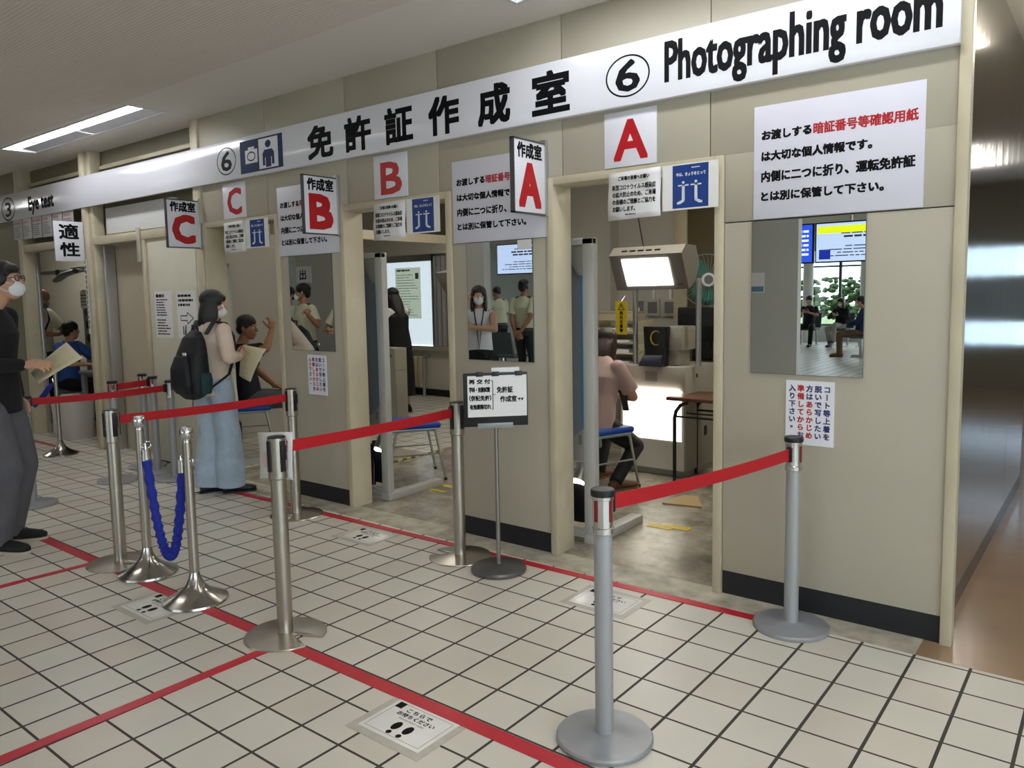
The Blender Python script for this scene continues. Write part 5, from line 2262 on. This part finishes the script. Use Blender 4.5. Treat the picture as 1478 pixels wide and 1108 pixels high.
person('person with dark bobbed hair, sheer beige blouse, wide pale jeans and black backpack', WL, WA, WH, hair='bob', mask=MASKW,
       P=(0, -.01, .96), C=(0, .0, 1.385), head=(0, .045, 1.595), yaw=R_(-50), pitch=R_(-8),
       R=((.186, .115, 1.16), (.75, -.8, -.45), (.28, .91, .15), (-.87, .25, .2)), L=((.03, .215, 1.16), (-1, -.1, -.6), (.77, .54, .1), (.5, -.8, .2)),
       legR=((.085, .055, .085), (0, 1, 0), R_(-40)), legL=((-.10, -.03, .085), (0, 1, 0), R_(-15)),
       sw=.155, topm=SHEER, top='blouse', sleeve='long', bulk=1.04, hem=.12, pants=JEANS, legr=(.102, .104, .116), shoe=(mat('black_shoe', '14141a', .5), BLACKP), extra=bow, curl=(.6, .6))
kw = WH / 1.72
held_sheet('document', 'cream printed form in the hands of the woman with the backpack', 'paper', [(-2.60, 1.05, .905), (-2.47, 1.06, .862), (-2.24, 1.06, 1.126), (-2.52, 1.05, 1.15)], 12, (0, 0, 0), 0, 1)
t = thing('mobile_phone', 'black phone held behind the cream form by the woman with the backpack', 'phone', (-2.5, 1.1, 1.1))
k = MB()
a_ = [local_to_room(WL, WA, kw, p) for p in ((.133, .237, 1.13), (.188, .213, 1.13), (.178, .24, 1.26), (.122, .263, 1.26))]
nrm = (a_[1] - a_[0]).cross(a_[3] - a_[0]).normalized() * .008
k.hexa(a_ + [p + nrm for p in a_], .002)
k.build('phone_case', BLACKP, t)

BP = mat('black_nylon', '0e1017', .6, bump=.15, bscale=200)
t = thing('backpack', 'black backpack with a small white emblem on the back of the woman reading papers', 'bag', (0, 0, 0), 0, local=True)


def bpk(k, name, m, soft=True, parent=None, vx=.007):
    bmesh.ops.transform(k.bm, matrix=Matrix.Scale(kw, 4), verts=k.bm.verts[:])
    return k.build_soft(name, m, parent or t, vx, 3) if soft else k.build(name, m, parent or t)


k = MB()
k.loft([((.02, -.20, .85), .10, .06, .7), ((.02, -.215, .89), .138, .092, .7), ((.02, -.222, 1.04), .15, .105, .75), ((.02, -.21, 1.20), .138, .092, .8), ((.02, -.185, 1.32), .105, .065, .8), ((.02, -.16, 1.385), .05, .03, .8)], (1, 0, 0), 28)
bpk(k, 'pack_body', BP)
k = MB()
k.loft([((.02, -.300, .89), .09, .03, .7), ((.02, -.325, .95), .115, .04, .7), ((.02, -.330, 1.09), .11, .035, .8), ((.02, -.312, 1.19), .075, .02, .8)], (1, 0, 0), 24)
bpk(k, 'front_pocket', mat('black_nylon_panel', '141620', .55))
for s_ in (-1, 1):
    k = MB()
    k.loft([((s_ * .09, -.12, 1.36), .028, .010), ((s_ * .105, -.05, 1.46), .028, .012), ((s_ * .11, .06, 1.44), .028, .012), ((s_ * .115, .125, 1.33), .028, .012), ((s_ * .135, .12, 1.18), .022, .010), ((s_ * .175, .02, 1.02), .014, .008), ((s_ * .16, -.14, .93), .012, .008)], (1, 0, 0), 14)
    bpk(k, 'shoulder_strap', BP, False)
    k = MB()
    k.loft([((s_ * .14 + .02, -.20, .88), .02, .05), ((s_ * .153 + .02, -.20, .99), .02, .058), ((s_ * .147 + .02, -.20, 1.05), .014, .052)], (1, 0, 0), 16)
    bpk(k, 'side_pocket', mat('teal_mesh', '123c42', .7) if s_ > 0 else BP, True)
k = MB()
k.tube([(-.03, -.15, 1.385), (-.03, -.155, 1.43), (.03, -.155, 1.43), (.03, -.15, 1.385)], .008, 8)
bpk(k, 'carry_handle', BP, False)
k = MB()
fr = Fr((.068, -.328, 1.20), (1, 0, 0), (0, -.12, 1))
k.slab(fr, .0, .034, 0, .020, .012, -.004)
bpk(k, 'emblem', WHITEC, False)
k = MB()
k.tube([(.10, -.28, .88), (.10, -.29, .80), (.10, -.285, .72)], .004, 6)
bpk(k, 'strap_end', BP, False)
t.location = WL
t.rotation_euler = (0, 0, WA)

# man in black at the edge
ML, MA = (-2.585, -.635, 0), R_(-50)
person('person in black top, grey trousers, glasses and white mask, holding out a form', ML, MA, 1.755, mask=MASKW, glasses=True,
       head=(0, .105, 1.60), C=(0, .01, 1.39), yaw=R_(4), pitch=R_(8),
       R=((.03, .20, 1.105), (.9, -.6, -.4), (-.05, 1, .05), (-.5, .1, -.85)), L=((-.27, -.02, .88), (-.3, -1, 0), (0, .1, -1), (1, 0, 0)), hair='mop',
       legR=((.12, .03, .085), (0, 1, 0), R_(-10)), legL=((-.10, -.03, .085), (0, 1, 0), R_(12)),
       topm=BLACKTEE, top='shirt', sleeve='long', bulk=1.08, hem=.12, pants=GREYTR, legr=(.098, .080, .074), shoe=SNEAK, curl=(.5, .4))
km = 1.755 / 1.72
held_sheet('document', 'large cream printed form held out by the man in black', 'paper', [(-2.348, -.47, 1.011), (-2.049, -.33, 1.167), (-2.437, -.26, 1.249), (-2.654, -.40, 1.057)], 11, (0, 0, 0), 0, 1)

# seated man in the third doorway
PL, PA = (-3.91, 1.99, 0), R_(-32)
person('person in a dark navy polo seated on a blue chair, hand raised to the face', PL, PA, 1.72, P=(0, -.02, .555), C=(0, -.07, 1.0), head=(.02, .0, 1.225), yaw=R_(-28), pitch=R_(-4),
       R=((.17, .22, 1.20), (1, .2, -.6), (-.45, .05, .9), (-.8, -.4, 0)), L=((-.16, .25, .62), (-1, -.5, .2), (.2, 1, -.1), (0, 0, -1)),
       legR=((.13, .42, .085), (.15, .6, 1), 0), legL=((-.13, .42, .085), (-.15, .6, 1), 0), skin=SKIN2,
       topm=NAVYPOLO, top='polo_shirt', bulk=1.08, hem=.06, pants=mat('grey_shorts', '54545c', .8), legr=(.092, .068, .058), shoe=SNEAK, curl=(.7, .3))
t = thing('shoulder_bag', 'dark bag hanging on the chair of the man in the navy polo', 'bag', (-3.9, 1.8, .3))
k = MB()
k.loft([((-3.86, 1.70, .26), .10, .05, .5), ((-3.86, 1.70, .34), .12, .06, .5), ((-3.87, 1.71, .56), .11, .05, .5), ((-3.87, 1.71, .60), .08, .03, .5)], (.8, -.6, 0), 24)
k.build_soft('bag_body', mat('dark_bag', '17181c', .6), t, .008, 3)
k = MB()
k.tube([(-3.94, 1.76, .58), (-3.93, 1.75, .80), (-3.86, 1.70, .87), (-3.80, 1.66, .80), (-3.80, 1.66, .58)], .008, 8)
k.build('handle', BLACKP, t)

# woman in the vest behind the cabinet of the middle booth
person('person with long dark hair, white sleeves and black vest behind the grey cabinet', (-4.53, 4.60, 0), R_(80), 1.64, hair='long', head=(0, .15, 1.565), C=(0, .06, 1.37), pitch=R_(-26),
       R=((.10, .46, 1.0), (1, -.3, -.5), (-.2, 1, -.2), (0, 0, -1)), L=((-.16, .24, 1.02), (-1, -.8, -.3), (.2, 1, -.2), (0, 0, -1)), voxel=.007,
       topm=WHITEC, top='blouse', sleeve='short', bulk=1.0, hem=.02, skirt=BLACKTR, mask=MASKW, sw=.155,
       extra=lambda t, kf, hp, q: (lambda k: (k.loft([(q['P'] - q['up'] * .08, .178, .135), (q['P'].lerp(q['C'], .45), .152, .118), (q['P'].lerp(q['C'], .8), .172, .13), (q['C'] + q['up'] * .03, .12, .085)], (1, 0, 0)), q['done'](k, 'vest', BLACKTR, .007)))(MB()))

# seated woman in the first booth
person('person in dusty pink shirt and black trousers seated at the camera desk', (-.375, 2.715, 0), R_(-8), 1.62, P=(0, -.02, .56), C=(.0, .08, .985), head=(-.06, .20, 1.17), pitch=R_(-28), yaw=R_(12), hair='bob', hairm=HAIRB,
       R=((.0, .30, .72), (1, -.2, -.35), (-.6, .8, 0), (0, 0, -1)), L=((-.20, .40, .86), (-1, .0, -.3), (.3, .9, 0), (0, 0, -1)),
       legR=((.22, -.02, .085), (-.1, 1, .3), R_(-20)), legL=((-.14, .20, .085), (-.2, .8, 1), 0), sw=.16,
       topm=PINK, top='shirt', sleeve='short', bulk=1.12, hem=.10, pants=BLACKTR, legr=(.092, .068, .054), shoe=(mat('brown_sandal', '6d4a35', .6), mat('tan_sole', '8a6b4c', .6)),
       extra=lambda t, kf, hp, q: (lambda k: (k.loft([((.10, .12, .90), .035, .02), ((.14, .17, .76), .035, .02), ((.15, .2, .62), .03, .015)], (1, 0, 0), 14), q['plain'](k, 'hair_length', HAIRB)))(MB()))

# eye test room
EL, EA = (-7.92, 1.64, 0), R_(-62)
person('person in pale yellow shirt and blue grey mask reading in the eye test room', EL, EA, 1.70, hair='thin', mask=mat('grey_blue_mask', '6c7390', .8), skin=SKIN2, pitch=R_(-30), head=(0, .07, 1.575), yaw=R_(-10),
       R=((.06, .30, 1.12), (1, -.3, -.5), (-.4, .9, .1), (0, -.2, 1)), L=((-.06, .33, 1.10), (-1, -.3, -.5), (.4, .9, .1), (0, -.2, 1)), topm=UNIF, sleeve='short', bulk=1.1, hem=.04, pants=UNIFP, voxel=.007, curl=(.5, .5),
       extra=lambda t, kf, hp, q: (lambda k: (k.tube([q['C'] + Vector((-.10, .02, .07)), q['C'] + Vector((-.02, .135, -.08)), q['C'] + Vector((.10, .14, -.26)), q['C'] + Vector((.17, .04, -.38))], .012, 8), q['plain'](k, 'shoulder_strap', BLACKP)))(MB()))
held_sheet('document', 'white paper in the hands of the man in the yellow shirt', 'paper', [(-.02, .36, 1.14), (.10, .42, 1.16), (.10, .58, 1.22), (-.02, .56, 1.22)], 5, EL, EA, 1.70 / 1.72, PAPER, .004)
person('person with black hair in a blue shirt seated at the eye test machine', (-7.42, 1.74, 0), R_(-60), 1.66, yaw=R_(70), P=(0, 0, .55), C=(0, .03, 1.0), head=(0, .08, 1.20), hair='short', R=((.14, .36, .78), (1, -.3, -.4), (0, 1, 0), (0, 0, -1)), L=((-.14, .36, .78), (-1, -.3, -.4), (0, 1, 0), (0, 0, -1)),
       legR=((.12, .40, .085), (.1, .6, 1), 0), legL=((-.12, .40, .085), (-.1, .6, 1), 0), topm=mat('blue_shirt', '3f67b5', .75), pants=BLACKTR, voxel=.008)
t = thing('stool', 'grey stool under the person in the blue shirt', 'stool', (-7.42, 1.74, 0))
k = MB()
k.lathe([(.0, .40), (.17, .40), (.18, .41), (.18, .43), (.16, .445), (.0, .445)], (-7.42, 1.74, 0), 32)
k.build('seat', EQUIPD, t)
for i in range(4):
    a = PI / 4 + PI / 2 * i
    k = MB()
    k.cyl((-7.42 + .12 * math.cos(a), 1.74 + .12 * math.sin(a), .41), (-7.42 + .18 * math.cos(a), 1.74 + .18 * math.sin(a), 0), .014, n=12)
    k.build('leg', ALU, t)


# people in the hall who show in the mirrors
def epaulettes(t, kf, hp, q):
    for s_ in (-1, 1):
        k = MB()
        c = q['C'] + Vector((s_ * .125, 0, .055))
        k.obox(c, (s_ * .05, 0, -.018), (0, .022, 0), (0, 0, .006), .003)
        q['plain'](k, 'epaulette', mat('epaulette_navy', '171b2b', .6))
    k = MB()
    k.loft([(q['P'] + q['up'] * .035, .172, .128), (q['P'] + q['up'] * .005, .172, .128)], (1, 0, 0))
    q['plain'](k, 'belt', BLACKP)


person('person in sleeveless white top and mask, one arm across the chest, in a mirror', (-2.76, -1.75, 0), R_(-38), 1.60, hair='bob', hairm=HAIRB, mask=MASKW, sw=.15, sleeve='none',
       L=((-.13, .16, 1.50), (-1, .2, -.7), (.1, .1, 1), (1, 0, 0)), R=((-.06, .22, 1.24), (1, .2, -.25), (-1, .15, .1), (0, -1, 0)), topm=WHITEC, top='sleeveless_top', hem=.02, pants=BLACKTR, voxel=.007, bulk=.98,
       extra=lambda t, kf, hp, q: (lambda k: (k.tube([q['C'] + Vector((-.06, .06, .06)), q['C'] + Vector((-.03, .13, -.12)), q['C'] + Vector((.0, .135, -.42)), q['C'] + Vector((.03, .13, -.12)), q['C'] + Vector((.06, .06, .06))], .008, 8), q['plain'](k, 'lanyard', BLACKP)))(MB()))
person('person in yellow uniform shirt with hands clasped behind the back, in a mirror', (-4.55, -4.9, 0), R_(172), 1.73, topm=UNIF, sleeve='short', hem=.0, pants=UNIFP, skin=SKIN2, extra=epaulettes, bulk=1.05,
       R=((.06, -.17, .90), (1, -.3, 0), (-.8, -.2, -.4), (0, 1, 0)), L=((-.05, -.19, .93), (-1, -.3, 0), (.8, -.2, -.4), (0, 1, 0)), voxel=.007, curl=(.6, .6))
person('person in yellow uniform shirt far back, bending sideways, in a mirror', (-6.65, -6.9, 0), R_(100), 1.68, hair='thin', topm=UNIF, sleeve='short', hem=.0, pants=UNIFP, skin=SKIN2, extra=epaulettes, bulk=1.05, head=(0, .10, 1.58), C=(0, .04, 1.38), pitch=R_(-20),
       R=((.16, .38, 1.12), (1, -.3, -.4), (0, 1, 0), (0, 0, -1)), L=((-.16, .36, 1.12), (-1, -.3, -.4), (0, 1, 0), (0, 0, -1)), voxel=.008)
person('person in yellow uniform shirt with glasses raising a fist, in a mirror', (-5.52, -1.52, 0), R_(8), 1.69, topm=UNIF, sleeve='short', hem=.0, pants=UNIFP, skin=SKIN2, extra=epaulettes, mask=MASKW, glasses=True, bulk=1.06, yaw=R_(38),
       R=((.36, .20, 1.36), (.6, -.2, -1), (.85, .2, .15), (0, -.3, -1)), voxel=.006, curl=(1.0, .4))
person('person in yellow uniform shirt of whom the mirror shows only an arm', (-4.70, -1.52, 0), R_(0), 1.69, topm=UNIF, sleeve='short', hem=.0, pants=UNIFP, skin=SKIN2, extra=epaulettes, mask=MASKW, bulk=1.06,
       L=((-.06, .25, 1.10), (-1, -.3, -.5), (1, .3, .1), (0, 0, -1)), R=((.06, .27, 1.13), (1, -.3, -.5), (-1, .3, .1), (0, 0, -1)), voxel=.007)
person('person in a white shirt and white mask half hidden behind the uniformed man with glasses', (-6.12, -1.72, 0), R_(-10), 1.66, topm=WHITEC, sleeve='short', hem=.10, pants=BLACKTR, mask=MASKW, voxel=.007)
person('person in dark clothes seated by the hall windows, looking at a phone', (-3.80, -16.4, 0), R_(0), 1.70, P=(0, 0, .55), C=(0, -.06, 1.0), head=(0, .0, 1.22), pitch=R_(-18), mask=mat('blue_mask', 'a9bccb', .8),
       R=((.06, .26, .90), (1, -.2, -.6), (-.3, .9, .2), (-.5, -.2, .6)), L=((-.06, .26, .90), (-1, -.2, -.6), (.3, .9, .2), (.5, -.2, .6)), legR=((.17, .42, .085), (.2, .6, 1), 0), legL=((-.17, .42, .085), (-.2, .6, 1), 0), topm=NAVYPOLO, pants=BLACKTR, voxel=.008)
person('person with dark hair and pale trousers seated by the hall windows with legs crossed', (-3.0, -16.4, 0), R_(12), 1.62, hair='bob', P=(0, 0, .55), C=(0, -.06, .99), head=(0, .0, 1.21), pitch=R_(-12), mask=MASKW, sw=.155,
       R=((.06, .24, .86), (1, -.2, -.6), (-.4, .9, .2), (-.5, -.2, .6)), L=((-.06, .24, .86), (-1, -.2, -.6), (.4, .9, .2), (.5, -.2, .6)), legR=((.02, .46, .20), (.1, .4, 1), 0), legL=((-.10, .36, .085), (-.2, .6, 1), 0), topm=BLACKTEE, sleeve='long', pants=mat('pale_trousers', '9b9a95', .8), voxel=.008)
person('person in brown trousers seated sideways on the nearer row of hall chairs', (-1.72, -13.3, 0), R_(78), 1.70, P=(0, 0, .55), C=(0, -.06, 1.0), head=(0, .02, 1.22), mask=MASKW,
       R=((.10, .26, .72), (1, -.2, -.6), (-.3, .9, -.2), (0, 0, -1)), L=((-.10, .26, .72), (-1, -.2, -.6), (.3, .9, -.2), (0, 0, -1)), legR=((.13, .42, .085), (.2, .6, 1), 0), legL=((-.13, .42, .085), (-.2, .6, 1), 0), topm=mat('blue_jacket', '1e2b57', .8), sleeve='long', pants=mat('brown_trousers', '6a5540', .8), shoe=(mat('tan_shoe', '7d4a2b', .6), BLACKP), voxel=.008)


# ------------------------------------------------------------------ hall furniture that the mirrors show
def hall_seat(label, loc, rz, first=[None]):
    if first[0] is not None:
        return dup(first[0], loc, rz, label, 'hall waiting chairs')
    t = thing('waiting_chair', label, 'chair', (0, 0, 0), 0, 'hall waiting chairs', local=True)
    k = MB()
    k.box(-.24, .24, -.22, .22, .41, .455, .02, 3)
    k.build('seat', mat('grey_shell', '4d565c', .5), t)
    k = MB()
    k.hexa([(-.24, -.24, .47), (.24, -.24, .47), (.24, -.20, .47), (-.24, -.20, .47), (-.24, -.34, .86), (.24, -.34, .86), (.24, -.31, .86), (-.24, -.31, .86)], .01)
    k.build('backrest', mat('grey_shell', '4d565c', .5), t)
    for s_ in (-1, 1):
        k = MB()
        k.box(s_ * .20 - .015, s_ * .20 + .015, -.20, .20, 0, .03, .004)
        k.box(s_ * .20 - .015, s_ * .20 + .015, -.03, .03, .03, .41, .004)
        k.build('leg', ALU, t)
    t.location = loc
    t.rotation_euler = (0, 0, rz)
    first[0] = t
    return t


hall_seat('grey waiting chair under the person in dark clothes by the windows', (-3.80, -16.42, 0), R_(0))
hall_seat('grey waiting chair under the person with crossed legs by the windows', (-3.0, -16.42, 0), R_(12))
hall_seat('grey waiting chair under the person in brown trousers', (-1.70, -13.3, 0), R_(78))
hall_seat('empty grey waiting chair by the windows behind the one in brown trousers', (-2.35, -16.45, 0), R_(4))
hall_seat('empty grey waiting chair by the windows next to the white column', (-4.55, -16.45, 0), 0)
hall_seat('empty dark waiting chair near the uniformed man with clasped hands', (-5.6, -5.9, 0), R_(180))


def display(loc, label, blue=False):
    """hanging screen that faces the booths; words read from +y"""
    x, y, z = loc
    t = thing('hanging_display', label, 'screen', (x, y, z + .3))
    w, h = .47, .27
    k = MB()
    k.box(x - w - .02, x + w + .02, y - .07, y, z - h - .02, z + h + .02, .006)
    k.build('casing', BLACKP, t)
    fr = Fr((x + w, y, z - h), (-1, 0, 0), (0, 0, 1))
    k = MB()
    k.flat(fr, [(0, 0), (2 * w, 0), (2 * w, 2 * h), (0, 2 * h)], .001)
    k.build('screen', mat('screen_blue' if blue else 'screen_pale', '2a4fd0' if blue else 'b5c6e6', .3, emit=.9), t)
    k = MB()
    if blue:
        k.bars(fr, (.05, .6, .08, .48), 6, .002, fill=.5, seed=3)
        k.build('print', mat('screen_print_pale', 'dfe8ff', .3, emit=.9), t)
    else:
        k.bars(fr, (.06, 2 * w - .06, .32, .48), 3, .002, fill=.5, seed=31)
        k.bars(fr, (.06, 2 * w - .06, .06, .24), 4, .002, fill=.3, seed=32)
        k.build('print', mat('screen_print', '22345f', .4), t)
    k = MB()
    k.cyl((x, y - .04, z + h), (x, y - .04, HC), .025, n=14)
    k.build('hanger', ALU, t)
    return t, fr, w, h


display((-6.30, -7.0, 2.17), 'hanging display with pale page seen in the mirror with the woman in white')
t, fr, w, h = display((-.30, -7.0, 2.16), 'hanging display with a yellow headed page seen in the largest mirror')
k = MB()
k.flat(fr, [(.02, .40), (2 * w - .02, .40), (2 * w - .02, .50), (.02, .50)], .004)
k.build('yellow_banner', mat('screen_yellow', 'e3ec1e', .3, emit=.8), t)
k = MB()
fr2 = fr
k.flat(fr, [(2 * w - .20, .03), (2 * w - .04, .03), (2 * w - .04, .17), (2 * w - .20, .17)], .004)
k.build('blue_square', mat('screen_navy', '1d35a8', .3, emit=.6), t)
display((-1.30, -7.0, 2.16), 'hanging display with a blue page next to the yellow headed one', True)
# exit board on the pillar edge
t = thing('hall_sign', 'small white sign with a black character high on the far wall end', 'sign', (-6.62, -2.2, 1.8))
k = MB()
k.box(-6.58, -6.25, -2.2, -2.185, 1.72, 1.95)
k.build('panel', WHITE, t)
k = MB()
k.text('出', Fr((-6.30, -2.185, 1.74), (-1, 0, 0), (0, 0, 1)), (.05, .20, .02, .17), bold=.004)
k.build('lettering', INK, t)
t = thing('pillar_notice', 'small pale notice on the square pillar, seen in the largest mirror', 'notice', (-.1, -2.6, 1.5))
k = MB()
k.box(-.06, .10, -2.6, -2.598, 1.47, 1.66)
k.build('sheet', PAPER, t)
k = MB()
k.box(-.05, .09, -2.599, -2.597, 1.48, 1.53)
k.build('blue_strip', mat('strip_blue', '5f87a5', .5), t)
